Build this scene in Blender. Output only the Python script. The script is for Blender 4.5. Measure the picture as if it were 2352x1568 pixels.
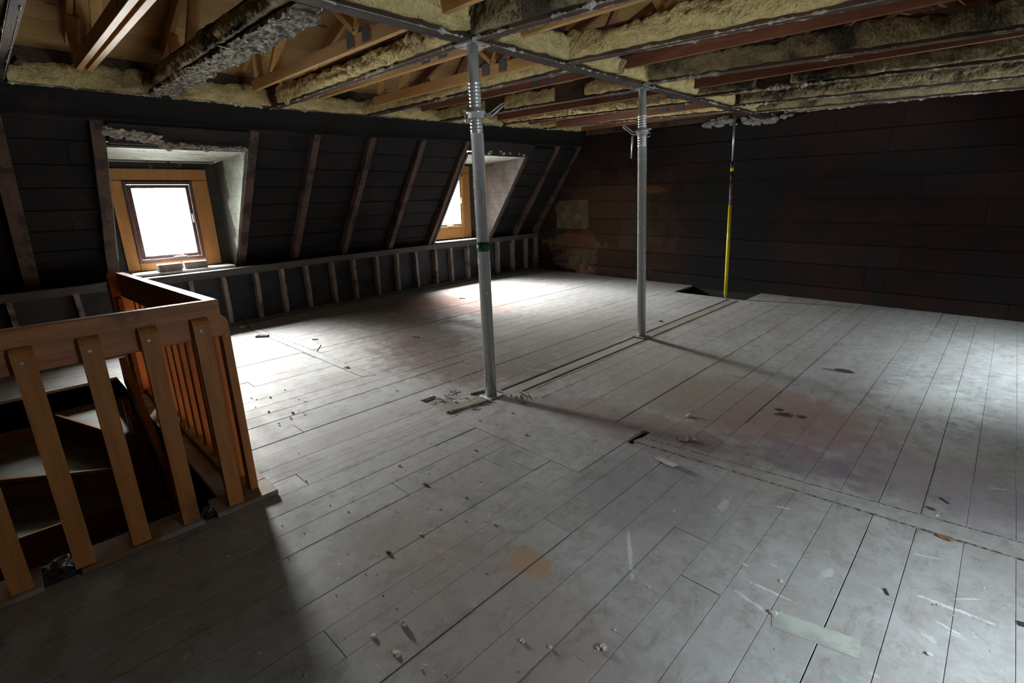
import bpy, bmesh, math, random
from mathutils import Vector, Matrix, noise
PI = math.pi
sc = bpy.context.scene
for o in list(bpy.data.objects): bpy.data.objects.remove(o)
COL = sc.collection
random.seed(7)

# ------------------------------------------------------------------ camera
FPX = 1152.93
yaw, pitch, roll = (math.radians(a) for a in (-44.23, 16.32, -1.227))
cy_, sy_, cp_, sp_ = math.cos(yaw), math.sin(yaw), math.cos(pitch), math.sin(pitch)
fwd = Vector((sy_*cp_, cy_*cp_, -sp_)); r0 = Vector((cy_, -sy_, 0)); u0 = r0.cross(fwd)
Rv = math.cos(roll)*r0 + math.sin(roll)*u0; Uv = -math.sin(roll)*r0 + math.cos(roll)*u0
cam_d = bpy.data.cameras.new('camera'); cam = bpy.data.objects.new('camera', cam_d); COL.objects.link(cam)
cam_d.sensor_width = 36.0; cam_d.lens = FPX/2352*36.0; cam_d.clip_start = 0.02; cam_d.clip_end = 200
cam.matrix_world = Matrix(((Rv.x, Uv.x, -fwd.x, 0), (Rv.y, Uv.y, -fwd.y, 0), (Rv.z, Uv.z, -fwd.z, 1.5), (0, 0, 0, 1)))
sc.camera = cam

# ------------------------------------------------------------------ exposure, sky, daylight openings
vs = sc.view_settings
sc.display_settings.display_device = 'sRGB'
vs.view_transform = 'Standard'; vs.look = 'None'; vs.gamma = 1.0; vs.use_curve_mapping = False
vs.exposure = 0.0
SKY_OPEN, SKY_OPPOSITE = 335.0, 222.0     # open sky on the window side; sky shaped dark low down on the other side, to fit the floor light
world = bpy.data.worlds.new('overcast_sky'); sc.world = world; world.use_nodes = True
wn, wl = world.node_tree.nodes, world.node_tree.links
for n in list(wn): wn.remove(n)
def wmap(src, a, b, lo, hi):
    n = wn.new('ShaderNodeMapRange'); wl.new(src, n.inputs[0])
    for i_, v in enumerate((a, b, lo, hi)): n.inputs[i_+1].default_value = v
    return n.outputs[0]
def wmath(op, a, b):
    n = wn.new('ShaderNodeMath'); n.operation = op; wl.new(a, n.inputs[0]); n.inputs[1].default_value = b; return n.outputs[0]
def wscale(c, f):
    n = wn.new('ShaderNodeVectorMath'); n.operation = 'SCALE'; n.inputs[0].default_value = c; wl.new(f, n.inputs[3]); return n.outputs[0]
wo = wn.new('ShaderNodeOutputWorld'); wb = wn.new('ShaderNodeBackground'); wb.inputs['Strength'].default_value = 1.0
tc = wn.new('ShaderNodeTexCoord'); sp = wn.new('ShaderNodeSeparateXYZ'); wl.new(tc.outputs['Generated'], sp.inputs[0])
def wbin(op, a, b):
    n = wn.new('ShaderNodeMath'); n.operation = op; wl.new(a, n.inputs[0]); wl.new(b, n.inputs[1]); return n.outputs[0]
f_vert = wbin('ADD', wmap(sp.outputs[2], -.50, -.25, .05, .42), wmap(sp.outputs[2], .0, .40, 0, 1.2))
f_side = wmap(wmath('ABSOLUTE', sp.outputs[1], 0), .28, .62, 1.0, .07)      # sky dimmed towards both sides, shaped to narrow the window light
f_open = wmath('MULTIPLY', wbin('MULTIPLY', f_vert, f_side), SKY_OPEN)
f_gr = wmap(sp.outputs[2], -.16, -.06, .30, 0.0)
f_up = wmath('ADD', wmath('POWER', wmap(sp.outputs[2], -.05, .60, 0, 1), 5.5), .055)
wadd = wn.new('ShaderNodeMath'); wadd.operation = 'ADD'; wl.new(f_gr, wadd.inputs[0]); wl.new(f_up, wadd.inputs[1])
f_opposite = wmath('MULTIPLY', wadd.outputs[0], SKY_OPPOSITE)
wm = wn.new('ShaderNodeMix'); wm.data_type = 'RGBA'; wl.new(wmap(sp.outputs[0], -.1, .1, 0, 1), wm.inputs[0])
wl.new(wscale((1.0, .985, .965), f_open), wm.inputs[6]); wl.new(wscale((.83, .93, 1.0), f_opposite), wm.inputs[7])
wl.new(wm.outputs[2], wb.inputs['Color']); wl.new(wb.outputs[0], wo.inputs['Surface'])
sc.cycles.use_denoising = True
sc.cycles.adaptive_threshold = 0.025
sc.cycles.max_bounces = 9; sc.cycles.diffuse_bounces = 5; sc.cycles.sample_clamp_indirect = 8.0
sc.cycles.caustics_reflective = False; sc.cycles.caustics_refractive = False

XM = -5.3                                         # mirror constant: right side x = XM - x
# window panes: (y0, y1, z0, z1, left?)
WINS = [(1.265, 1.79, 0.905, 1.65, True), (5.42, 6.015, 1.02, 1.755, True),
        (1.265, 1.79, 0.905, 1.65, False), (5.42, 6.015, 1.02, 1.755, False)]
for i, (y0, y1, z0, z1, left) in enumerate(WINS):  # sky portals: they only steer the sampling of the sky through the panes
    ld = bpy.data.lights.new('sky_portal', 'AREA'); ld.shape = 'RECTANGLE'; ld.size = y1-y0+.06; ld.size_y = z1-z0+.06
    ld.cycles.is_portal = True
    lo = bpy.data.objects.new('sky_portal', ld); COL.objects.link(lo)
    x = -7.10 if left else XM+7.10
    lo.location = (x, (y0+y1)/2, (z0+z1)/2)
    lo.rotation_euler = Vector((1 if left else -1, 0, 0)).to_track_quat('-Z', 'Z').to_euler()

# ------------------------------------------------------------------ helpers
LOC = {}
class MB:
    def __init__(s): s.bm = bmesh.new()
    def poly(s, pts):
        vs_ = [s.bm.verts.new(p) for p in pts]; return s.bm.faces.new(vs_)
    def hexa(s, p):
        v = [s.bm.verts.new(q) for q in p]
        for f in ((0,3,2,1),(4,5,6,7),(0,1,5,4),(1,2,6,5),(2,3,7,6),(3,0,4,7)): s.bm.faces.new([v[i] for i in f])
        return v
    def box(s, x0, x1, y0, y1, z0, z1, bev=0.0):
        v = s.hexa([(x0,y0,z0),(x1,y0,z0),(x1,y1,z0),(x0,y1,z0),(x0,y0,z1),(x1,y0,z1),(x1,y1,z1),(x0,y1,z1)])
        if bev > 0:
            es = {e for q in v for e in q.link_edges}
            bmesh.ops.bevel(s.bm, geom=list(es), offset=bev, segments=1, affect='EDGES')
        return v
    def beam(s, a, b, w, h, up=(0,0,1), bev=0.0, seg=1, wob=0.0):
        a, b, up = Vector(a), Vector(b), Vector(up)
        d = (b-a).normalized(); side = d.cross(up).normalized(); upv = side.cross(d).normalized()
        rings = []
        for i in range(seg+1):
            c = a.lerp(b, i/seg)
            off = Vector((0,0,0)) if not wob else side*random.uniform(-wob, wob)+upv*random.uniform(-wob, wob)
            rings.append([s.bm.verts.new(c+off+side*sx*w/2+upv*sz*h/2) for sx, sz in ((-1,-1),(1,-1),(1,1),(-1,1))])
        for i in range(seg):
            for k in range(4): s.bm.faces.new((rings[i][k], rings[i][(k+1)%4], rings[i+1][(k+1)%4], rings[i+1][k]))
        s.bm.faces.new(rings[0][::-1]); s.bm.faces.new(rings[-1])
        if bev > 0:
            es = {e for r in rings for q in r for e in q.link_edges}
            bmesh.ops.bevel(s.bm, geom=list(es), offset=bev, segments=1, affect='EDGES')
    def prism(s, pts, d):
        d = Vector(d); a = [s.bm.verts.new(p) for p in pts]; b = [s.bm.verts.new(Vector(p)+d) for p in pts]
        s.bm.faces.new(a[::-1]); s.bm.faces.new(b); n = len(a)
        for i in range(n): s.bm.faces.new((a[i], a[(i+1)%n], b[(i+1)%n], b[i]))
    def lathe(s, a, b, prof, n=24):               # prof: (distance along a->b, radius)
        a, b = Vector(a), Vector(b); d = (b-a).normalized()
        t = Vector((1,0,0)) if abs(d.x) < .9 else Vector((0,1,0)); u = d.cross(t).normalized(); w = d.cross(u)
        rings = []
        for l, r in prof:
            rings.append([s.bm.verts.new(a+d*l+(u*math.cos(2*PI*k/n)+w*math.sin(2*PI*k/n))*r) for k in range(n)])
        for i in range(len(rings)-1):
            for k in range(n):
                f = s.bm.faces.new((rings[i][k], rings[i][(k+1)%n], rings[i+1][(k+1)%n], rings[i+1][k])); f.smooth = True
        s.bm.faces.new(rings[0][::-1]); s.bm.faces.new(rings[-1])
    def tube(s, a, b, r, n=20): s.lathe(a, b, [(0, r), ((Vector(b)-Vector(a)).length, r)], n)
    def wire(s, pts, r, n=8):
        pts = [Vector(p) for p in pts]; rings = []
        for i, p in enumerate(pts):
            d = (pts[min(i+1, len(pts)-1)]-pts[max(i-1, 0)]).normalized()
            t = Vector((0,0,1)) if abs(d.z) < .9 else Vector((1,0,0)); u = d.cross(t).normalized(); w = d.cross(u)
            rings.append([s.bm.verts.new(p+(u*math.cos(2*PI*k/n)+w*math.sin(2*PI*k/n))*r) for k in range(n)])
        for i in range(len(rings)-1):
            for k in range(n):
                f = s.bm.faces.new((rings[i][k], rings[i][(k+1)%n], rings[i+1][(k+1)%n], rings[i+1][k])); f.smooth = True
        s.bm.faces.new(rings[0][::-1]); s.bm.faces.new(rings[-1])
    def blob(s, c, r, jag=.35, sub=2, sq=(1,1,1), seed=0):
        res = bmesh.ops.create_icosphere(s.bm, subdivisions=sub, radius=1.0)
        c = Vector(c)
        for v in res['verts']:
            k = 1+jag*noise.noise(v.co*1.7+Vector((seed*7.3+c.x*11, c.y*13, seed)))*1.6
            v.co = c+Vector((v.co.x*r*sq[0]*k, v.co.y*r*sq[1]*k, v.co.z*r*sq[2]*k))
    def build(s, name, m, parent=None, loc=None, smooth=False):
        base = Vector(LOC[parent.name]) if parent else Vector(loc or (0,0,0))
        bmesh.ops.recalc_face_normals(s.bm, faces=s.bm.faces[:])
        if base.length: bmesh.ops.translate(s.bm, verts=s.bm.verts[:], vec=-base)
        if smooth:
            for f in s.bm.faces: f.smooth = True
        me = bpy.data.meshes.new(name); s.bm.to_mesh(me); s.bm.free(); me.materials.append(m)
        o = bpy.data.objects.new(name, me); COL.objects.link(o)
        if parent: o.parent = parent
        else: o.location = base
        LOC[o.name] = base
        return o
def thing(name, label, cat, loc=(0,0,0), group=None):
    o = bpy.data.objects.new(name, None); COL.objects.link(o); o.location = loc; LOC[o.name] = Vector(loc); o.empty_display_size = .1
    return tag(o, label, cat, group)
def tag(o, label, cat, group=None, kind=None):
    if label: o['label'] = label
    if cat: o['category'] = cat
    if group: o['group'] = group
    if kind: o['kind'] = kind
    return o
def struct(o, label=None, cat=None): return tag(o, label, cat, None, 'structure')
def dup(o, delta, label, parent=None):
    c = o.copy(); COL.objects.link(c)
    if parent is None: c.location = o.location+Vector(delta); c['label'] = label
    else: c.parent = parent
    LOC[c.name] = Vector(LOC[o.name])+Vector(delta)
    for ch in o.children:
        d = ch.copy(); COL.objects.link(d); d.parent = c
        for g in ch.children:
            e = g.copy(); COL.objects.link(e); e.parent = d
    return c
def lin(v, xs, ys):
    if v <= xs[0]: return ys[0]
    for i in range(1, len(xs)):
        if v <= xs[i]: return ys[i-1]+(ys[i]-ys[i-1])*(v-xs[i-1])/(xs[i]-xs[i-1])
    return ys[-1]

# ------------------------------------------------------------------ materials
class NT:
    def __init__(s, name):
        s.m = bpy.data.materials.new(name); s.m.use_nodes = True; s.t = s.m.node_tree; s.N = s.t.nodes; s.L = s.t.links
        s.b = s.N['Principled BSDF']; s.tc = s.N.new('ShaderNodeTexCoord'); s.geo = s.N.new('ShaderNodeNewGeometry')
        s.oi = s.N.new('ShaderNodeObjectInfo')
        v = s.N.new('ShaderNodeVectorMath'); v.operation = 'MULTIPLY_ADD'
        cx = s.N.new('ShaderNodeCombineXYZ')
        for i in range(3): s.L.new(s.oi.outputs['Random'], cx.inputs[i])
        s.L.new(cx.outputs[0], v.inputs[0]); v.inputs[1].default_value = (31, 17, 23); s.L.new(s.tc.outputs['Object'], v.inputs[2]); s.P = v.outputs[0]
        s.O = s.tc.outputs['Object']
    def set(s, k, v):
        if hasattr(v, 'is_linked') or hasattr(v, 'links'): s.L.new(v, s.b.inputs[k])
        else: s.b.inputs[k].default_value = v
    def scale(s, vec, sc3):
        n = s.N.new('ShaderNodeVectorMath'); n.operation = 'MULTIPLY'; s.L.new(vec, n.inputs[0]); n.inputs[1].default_value = sc3; return n.outputs[0]
    def noise(s, vec, scale, detail=4, rough=.55, dist=0.0):
        n = s.N.new('ShaderNodeTexNoise'); s.L.new(vec, n.inputs['Vector']); n.inputs['Scale'].default_value = scale
        n.inputs['Detail'].default_value = detail; n.inputs['Roughness'].default_value = rough; n.inputs['Distortion'].default_value = dist
        return n.outputs['Fac']
    def voro(s, vec, scale, feat='F1'):
        n = s.N.new('ShaderNodeTexVoronoi'); n.feature = feat; s.L.new(vec, n.inputs['Vector']); n.inputs['Scale'].default_value = scale
        return n.outputs['Distance']
    def ramp(s, f, a, b, lo=0.0, hi=1.0, smooth=True):
        n = s.N.new('ShaderNodeMapRange'); n.interpolation_type = 'SMOOTHSTEP' if smooth else 'LINEAR'
        s.L.new(f, n.inputs[0]); n.inputs[1].default_value = a; n.inputs[2].default_value = b; n.inputs[3].default_value = lo; n.inputs[4].default_value = hi
        return n.outputs[0]
    def math(s, op, a, b=None):
        n = s.N.new('ShaderNodeMath'); n.operation = op
        for i, v in enumerate((a, b)):
            if v is None: continue
            if isinstance(v, (int, float)): n.inputs[i].default_value = v
            else: s.L.new(v, n.inputs[i])
        return n.outputs[0]
    def mix(s, f, a, b):
        n = s.N.new('ShaderNodeMix'); n.data_type = 'RGBA'; n.clamp_factor = True
        for k, v in ((0, f), (6, a), (7, b)):
            if isinstance(v, (int, float)): n.inputs[k].default_value = v
            elif isinstance(v, tuple): n.inputs[k].default_value = (*v, 1)
            else: s.L.new(v, n.inputs[k])
        return n.outputs[2]
    def spot(s, x, y, rx, ry, z=0.0, rz=1e6, edge=.35, rag=.35, scl=9.0, ang=None):
        """ragged stain with a shape of its own, centred on a world point of an object whose origin is the world origin"""
        n = s.N.new('ShaderNodeVectorMath'); n.operation = 'SUBTRACT'; s.L.new(s.O, n.inputs[0]); n.inputs[1].default_value = (x, y, z)
        if ang is not None:
            vr = s.N.new('ShaderNodeVectorRotate'); vr.rotation_type = 'Z_AXIS'; s.L.new(n.outputs[0], vr.inputs['Vector']); vr.inputs['Angle'].default_value = -ang; n = vr
        q = s.scale(n.outputs[0], (1/rx, 1/ry, 1/rz)); l = s.N.new('ShaderNodeVectorMath'); l.operation = 'LENGTH'; s.L.new(q, l.inputs[0])
        nz = s.noise(s.O, scl, 5, .6); d = s.math('ADD', l.outputs['Value'], s.ramp(nz, .25, .75, -rag, rag, False))
        return s.ramp(d, 1-edge, 1+edge, 1, 0)
    def bump(s, h, strength=.3, dist=.01):
        n = s.N.new('ShaderNodeBump'); n.inputs['Strength'].default_value = strength; n.inputs['Distance'].default_value = dist
        s.L.new(h, n.inputs['Height']); s.L.new(n.outputs[0], s.b.inputs['Normal'])
def wood(name, c1, c2, axis=1, rough=.7, dirt=None, dirt_amt=(.5, .7), dirt_scale=2.5, grain=1.0, bump=.25, spec=.3, knots=None, island=.25):
    t = NT(name); s3 = [9.0*grain]*3; s3[axis] = .7*grain
    v = t.scale(t.P, tuple(s3)); g = t.noise(v, 3.0, 6, .6, .6); g2 = t.noise(t.scale(t.P, tuple(4*q for q in s3)), 4, 3)
    col = t.mix(t.ramp(g, .3, .7), c1, c2); col = t.mix(t.ramp(g2, .45, .75, 0, .45), col, tuple(q*.55 for q in c1))
    if knots:
        kv = [5.0, 5.0, 5.0]; kv[axis] = 2.2
        k = t.voro(t.scale(t.P, tuple(kv)), 1.0); col = t.mix(t.ramp(k, .06, .13, .9, 0), col, knots)
    r = t.geo.outputs['Random Per Island']; rr = t.math('MULTIPLY', t.math('SUBTRACT', r, .5), island)
    hs = t.N.new('ShaderNodeHueSaturation'); t.L.new(col, hs.inputs['Color']); t.L.new(t.math('ADD', 1.0, rr), hs.inputs['Value']); col = hs.outputs[0]
    if dirt: col = t.mix(t.ramp(t.noise(t.P, dirt_scale, 5, .62), dirt_amt[0], dirt_amt[1]), col, dirt)
    t.set('Base Color', col); t.set('Roughness', rough); t.set('Specular IOR Level', spec); t.bump(g2, bump, .004)
    return t.m
def plain(name, c, rough=.6, metal=0.0, c2=None, scl=20, spec=.4, bump=0.0):
    t = NT(name)
    if c2: t.set('Base Color', t.mix(t.ramp(t.noise(t.P, scl, 5, .6), .35, .65), c, c2))
    else: t.set('Base Color', (*c, 1))
    t.set('Roughness', rough); t.set('Metallic', metal); t.set('Specular IOR Level', spec)
    if bump: t.bump(t.noise(t.P, scl*3, 4), bump, .004)
    return t.m

# floor paint
def floor_mat():
    t = NT('worn_grey_floor_paint')
    big = t.noise(t.O, 1.1, 5, .6); mid = t.noise(t.O, 4.5, 8, .72); fine = t.noise(t.O, 38, 5, .7)
    col = t.mix(t.ramp(big, .35, .65), (.350, .350, .358), (.300, .288, .288)); blot = t.noise(t.O, 12, 6, .7, .5)
    col = t.mix(t.ramp(blot, .42, .62, 0, .5), col, (.235, .225, .215))
    col = t.mix(t.ramp(mid, .5, .72, 0, .55), col, (.26, .25, .235))
    col = t.mix(t.ramp(t.noise(t.O, 2.3, 5, .7, .4), .56, .74, 0, .55), col, (.25, .165, .155))
    def st(x, y, rx, ry, c, a=1.0, **k):
        nonlocal col
        col = t.mix(t.math('MULTIPLY', t.spot(x, y, rx, ry, **k), a), col, c)
    st(-4.3, 3.6, 1.6, 1.05, (.115, .085, .070), .8, edge=.45); st(-3.55, 2.98, 1.0, .62, (.075, .046, .040), .82, edge=.4)  # worn brown area, darkened further for the shade between the window pools
    st(-5.5, 4.55, .75, .65, (.36, .14, .10), .8, edge=.5); st(-3.4, 4.3, .85, 1.2, (.15, .14, .115), .75, edge=.5)
    st(-1.05, 3.55, .75, .55, (.21, .125, .105), .75); st(-1.6, 2.75, .8, .25, (.16, .10, .095), .55)
    st(-1.25, 1.0, .7, .35, (.24, .18, .17), .6); st(-1.204, 1.311, .11, .07, (.34, .19, .08), .65, rag=.3)
    st(-.1, 3.2, .5, .32, (.215, .165, .21), .55, rag=.7); st(-.6, 3.0, .32, .17, (.18, .125, .17), .55, rag=.7); st(-1.1, 2.15, .35, .4, (.205, .195, .235), .6)
    st(-1.9, 3.9, .8, .9, (.24, .22, .19), .6); st(-.19, 4.5, .3, .45, (.52, .53, .52), .65, rag=.6); st(-2.8, 1.6, .8, .7, (.36, .36, .37), .5)
    st(-.775, 4.85, .075, .05, (.018, .012, .012), .97, edge=.2, rag=.3, scl=30); st(-.85, 4.81, .09, .022, (.05, .038, .034), .85, edge=.3, scl=30)
    for dx, dy, r in ((0, 0, .05), (.09, .03, .035), (-.06, .06, .03), (-.05, -.03, .02)):
        st(-.868+dx, 3.591+dy, r, r*.8, (.03, .014, .012), .95, edge=.25, rag=.35, scl=40)
    # island brightness of each board
    r = t.math('MULTIPLY', t.math('SUBTRACT', t.geo.outputs['Random Per Island'], .5), .10)
    hs = t.N.new('ShaderNodeHueSaturation'); t.L.new(col, hs.inputs['Color']); t.L.new(t.math('ADD', 1.0, r), hs.inputs['Value']); col = hs.outputs[0]
    # trodden dirt, plaster dust, scuffs
    d1 = t.noise(t.scale(t.O, (3.2, 1.6, 1)), 3.2, 8, .78, .6); col = t.mix(t.ramp(d1, .50, .66, 0, .55), col, (.155, .140, .128))
    d2 = t.noise(t.O, 7.5, 8, .8, 1.0); col = t.mix(t.ramp(d2, .53, .66, 0, .42), col, (.20, .145, .135))
    d3 = t.noise(t.scale(t.O, (1, 1.4, 1)), 16, 6, .75); col = t.mix(t.ramp(d3, .56, .70, 0, .40), col, (.43, .43, .42))
    sv = t.scale(t.O, (2.2, 9.0, 1)); sc1 = t.noise(sv, 5.0, 3, .5, 1.2)
    area = t.ramp(t.noise(t.O, .9, 2), .48, .62)
    col = t.mix(t.math('MULTIPLY', t.ramp(sc1, .69, .73, 0, .6), area), col, (.62, .63, .63))
    col = t.mix(t.math('MULTIPLY', t.ramp(t.noise(t.scale(t.O, (7, 2.5, 1)), 6, 2, .5, .8), .71, .745, 0, .55), t.ramp(t.noise(t.O, 1.3, 2), .5, .6)), col, (.66, .66, .66))
    col = t.mix(t.ramp(fine, .66, .8, 0, .5), col, (.10, .09, .085))
    col = t.mix(t.ramp(t.voro(t.O, 26), .02, .06, .6, 0), col, (.55, .55, .54))
    for x, y, l, a, w in ((-.435, 1.722, .062, -.25, .007), (.105, 2.19, .101, .06, .008), (-.929, 1.661, .13, -.98, .009), (-.401, 1.828, .086, .04, .006), (.155, 2.292, .047, .72, .004),
            (.008, 2.475, .045, .38, .003), (-.764, 2.258, .07, 1.68, .02), (-.543, 2.437, .026, .23, .008), (.209, 3.338, .042, .55, .004), (.108, 2.068, .038, -.29, .005), (-.271, 2.079, .033, 1.32, .016), (.063, 1.971, .02, -.37, .011)):
        st(x, y, l, w, (.58, .60, .60), .65 if w < .01 else .4, edge=.4, rag=1.0, scl=40, ang=a)
    for x, y, l, w in ((-.346, 1.473, .008, .006), (-.024, 1.769, .02, .006), (-.079, 1.637, .016, .01), (-.248, 1.472, .03, .014), (-.16, 1.643, .007, .006), (-.12, 1.60, .02, .012)):
        st(x, y, l*.8, w*.7, (.28, .38, .46), .5, edge=.5, rag=.8, scl=40)
    t.set('Base Color', col); t.set('Roughness', t.ramp(mid, .3, .7, .60, .85)); t.set('Specular IOR Level', .25)
    t.bump(t.math('ADD', t.math('MULTIPLY', fine, .5), mid), .22, .004)
    return t.m
M = {}
M['floor'] = floor_mat()
M['scar'] = wood('bare_floor_strip', (.33, .315, .285), (.28, .265, .245), 0, .75, (.24, .22, .20), (.5, .75))
M['scar_y'] = wood('bare_floor_strip_long', (.27, .245, .21), (.22, .195, .17), 1, .75, (.16, .13, .11), (.5, .75))
M['under'] = plain('dark_subfloor', (.018, .015, .013), .9)
M['soot_plank'] = wood('sooty_sheathing', (.010, .009, .0088), (.018, .013, .012), 1, .85, (.006, .006, .0065), (.4, .6), 1.6, bump=.4, island=.5)
M['rafter'] = wood('aged_rafter_wood', (.115, .066, .048), (.074, .046, .036), 2, .75, (.028, .022, .020), (.48, .62), 5, bump=.4)
M['header'] = wood('charred_beam', (.018, .015, .014), (.010, .010, .011), 1, .8, (.035, .022, .020), (.55, .7), 3, bump=.5)
M['joist'] = wood('old_joist_wood', (.10, .055, .035), (.065, .036, .025), 0, .85, (.022, .018, .015), (.48, .66), 3, bump=.4)
M['beam'] = wood('old_beam_wood', (.060, .036, .028), (.038, .025, .021), 1, .85, (.014, .012, .011), (.45, .62), 3, bump=.4)
M['pine'] = wood('new_pine_lumber', (.50, .29, .105), (.42, .225, .075), 0, .6, (.16, .07, .03), (.62, .8), 2, bump=.15, knots=(.16, .07, .03))
M['pine_red'] = wood('old_reddish_lumber', (.22, .085, .045), (.15, .055, .032), 0, .65, (.07, .03, .02), (.58, .78), 2, bump=.15)
M['pine_deck'] = wood('pine_roof_boards', (.40, .26, .105), (.34, .205, .08), 1, .65, (.09, .055, .03), (.55, .75), 1.4, bump=.15, knots=(.12, .055, .025), island=.3)
M['stud'] = wood('dusty_stud_wood', (.27, .235, .215), (.185, .158, .142), 2, .85, (.075, .06, .052), (.5, .66), 7, bump=.5)
M['kneeplate'] = wood('dusty_plate_wood', (.10, .092, .082), (.07, .063, .058), 1, .85, (.13, .12, .11), (.6, .75), 6, bump=.5)
M['tar'] = plain('dark_backing_board', (.014, .0145, .018), .7, 0, (.036, .035, .040), 3, .35, .3)
M['oak'] = wood('stained_oak', (.56, .225, .062), (.41, .15, .038), 2, .45, (.14, .05, .016), (.6, .8), 3, bump=.12, spec=.45)
M['oak_y'] = wood('stained_oak_rail', (.60, .25, .10), (.35, .132, .052), 1, .48, (.13, .05, .018), (.6, .8), 3, grain=1.2, bump=.15, spec=.45)
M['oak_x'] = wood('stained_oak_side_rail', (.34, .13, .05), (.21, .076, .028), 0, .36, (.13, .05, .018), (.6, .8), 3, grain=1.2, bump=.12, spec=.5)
M['oak_dust'] = wood('dusty_base_board', (.27, .155, .085), (.22, .12, .065), 1, .7, (.30, .26, .23), (.42, .62), 4, bump=.15)
M['step'] = wood('stair_riser_wood', (.16, .066, .022), (.11, .044, .015), 1, .5, (.08, .035, .014), (.55, .75), 3, bump=.15)
M['tread'] = plain('pale_tread_lino', (.12, .122, .098), .6, 0, (.085, .087, .07), 8)
M['case'] = wood('window_casing_pine', (.42, .20, .065), (.36, .16, .046), 2, .55, (.32, .14, .045), (.55, .75), 4, bump=.12, knots=(.20, .085, .03))
M['sash_dark'] = plain('maroon_window_frame', (.095, .045, .040), .45, 0, (.07, .035, .032), 30)
M['sash_tan'] = plain('tan_window_frame', (.50, .30, .13), .5, 0, (.42, .23, .09), 30)
M['white_paint'] = plain('chipped_white_paint', (.72, .74, .73), .6, 0, (.62, .63, .60), 9, .4, .25)
def cheek_mat(name, base, dark, x0, x1):
    t = NT(name); c = t.mix(t.ramp(t.noise(t.O, 5, 6, .65), .4, .65), base, tuple(q*.6 for q in base))
    c = t.mix(t.ramp(t.voro(t.O, 22), .04, .1, .75, 0), c, (.03, .03, .025))
    sx = t.N.new('ShaderNodeSeparateXYZ'); t.L.new(t.O, sx.inputs[0])
    e = t.math('ADD', sx.outputs[0], t.ramp(t.noise(t.O, 6, 5), .3, .7, -.06, .06, False))
    c = t.mix(t.ramp(e, x0, x1, 1, 0), c, dark)
    zf = t.math('FRACT', t.math('MULTIPLY', sx.outputs[2], 5.2)); c = t.mix(t.ramp(zf, .0, .03, 1, 0), c, (.02, .02, .017))
    t.set('Base Color', c); t.set('Roughness', .7); t.bump(t.noise(t.O, 40, 5), .25, .004); return t.m
M['cheek1'] = cheek_mat('flaking_white_cheek', (.30, .33, .27), (.02, .018, .015), -6.80, -6.70)
M['cheek2'] = cheek_mat('smoke_stained_cheek', (.17, .15, .145), (.10, .085, .075), -7.3, -7.2)
M['charpanel'] = wood('charred_pale_panel', (.05, .045, .037), (.025, .023, .02), 1, .8, (.20, .18, .14), (.60, .72), 5, bump=.4)
def lath_mat():
    t = NT('flaking_white_lath'); n = t.noise(t.scale(t.O, (14, 1.2, 5)), 3, 6, .7, .5)
    c = t.mix(t.ramp(n, .52, .64), (.40, .42, .35), (.06, .055, .045)); t.set('Base Color', c); t.set('Roughness', .75); t.bump(n, .5, .01); return t.m
M['lath'] = lath_mat()
def foam_mat():
    t = NT('yellow_spray_foam'); c = t.mix(t.ramp(t.noise(t.P, 14, 5, .65), .35, .68), (.86, .69, .34), (.68, .52, .235))
    c = t.mix(t.ramp(t.noise(t.P, 1.3, 5, .6), .54, .72, 0, .7), c, (.26, .18, .09))
    c = t.mix(t.ramp(t.noise(t.P, 2.6, 6, .65), .63, .74, 0, .8), c, (.05, .042, .034))
    t.set('Base Color', c); t.set('Roughness', .9); t.set('Specular IOR Level', .15); t.bump(t.math('ADD', t.noise(t.P, 42, 5, .75), t.math('MULTIPLY', t.voro(t.P, 55), .8)), 1.0, .02); return t.m
M['foam'] = foam_mat()
def foam_soot_shade():
    t = NT('sooty_shaded_foam'); c = t.mix(t.ramp(t.noise(t.P, 9, 5, .65), .35, .68), (.42, .345, .19), (.29, .23, .12))
    c = t.mix(t.ramp(t.noise(t.P, 2.1, 6, .65), .48, .62, 0, .9), c, (.04, .034, .028))
    t.set('Base Color', c); t.set('Roughness', .9); t.set('Specular IOR Level', .15); t.bump(t.math('ADD', t.noise(t.P, 42, 5, .75), t.math('MULTIPLY', t.voro(t.P, 55), .8)), 1.0, .02); return t.m
M['foam_soot_shade'] = foam_soot_shade()  # darker foam: soot blotches, plus shade of the dim right ceiling put into colour
M['shred'] = plain('torn_plaster_paper', (.52, .49, .43), .9, 0, (.27, .23, .18), 25, .2)
def galv():
    t = NT('galvanized_steel'); n = t.noise(t.P, 9, 5, .65); c = t.mix(t.ramp(n, .35, .65), (.72, .74, .76), (.64, .66, .68))
    c = t.mix(t.ramp(t.noise(t.scale(t.P, (14, 14, .8)), 4, 5, .7), .50, .78, 0, .16), c, (.34, .345, .35))
    t.set('Base Color', c); t.set('Metallic', .6); t.set('Roughness', t.ramp(n, .3, .7, .25, .28)); return t.m
M['galv'] = galv()
M['galv_plate'] = plain('galvanized_plate', (.52, .52, .53), .45, .8, (.40, .40, .42), 20)
M['tape'] = plain('green_tape', (.010, .075, .035), .45, 0, (.008, .05, .024), 12)
M['yellow'] = plain('yellow_pole_paint', (.72, .58, .02), .4, 0, (.62, .50, .015), 10)
M['black_plastic'] = plain('black_plastic', (.012, .012, .013), .4)
M['pole_steel'] = plain('pole_steel', (.50, .50, .52), .35, .9)
M['maroon'] = plain('maroon_label', (.20, .03, .05), .45, 0, (.30, .22, .24), 40)
def crust():
    t = NT('grimy_plaster_crust'); n = t.noise(t.scale(t.P, (9, 16, 9)), 2.2, 6, .7, .6)
    t.set('Base Color', t.mix(t.ramp(n, .45, .62), (.10, .085, .06), (.46, .42, .34))); t.set('Roughness', .95); t.bump(n, .6, .02); return t.m
M['crust'] = crust()
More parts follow.
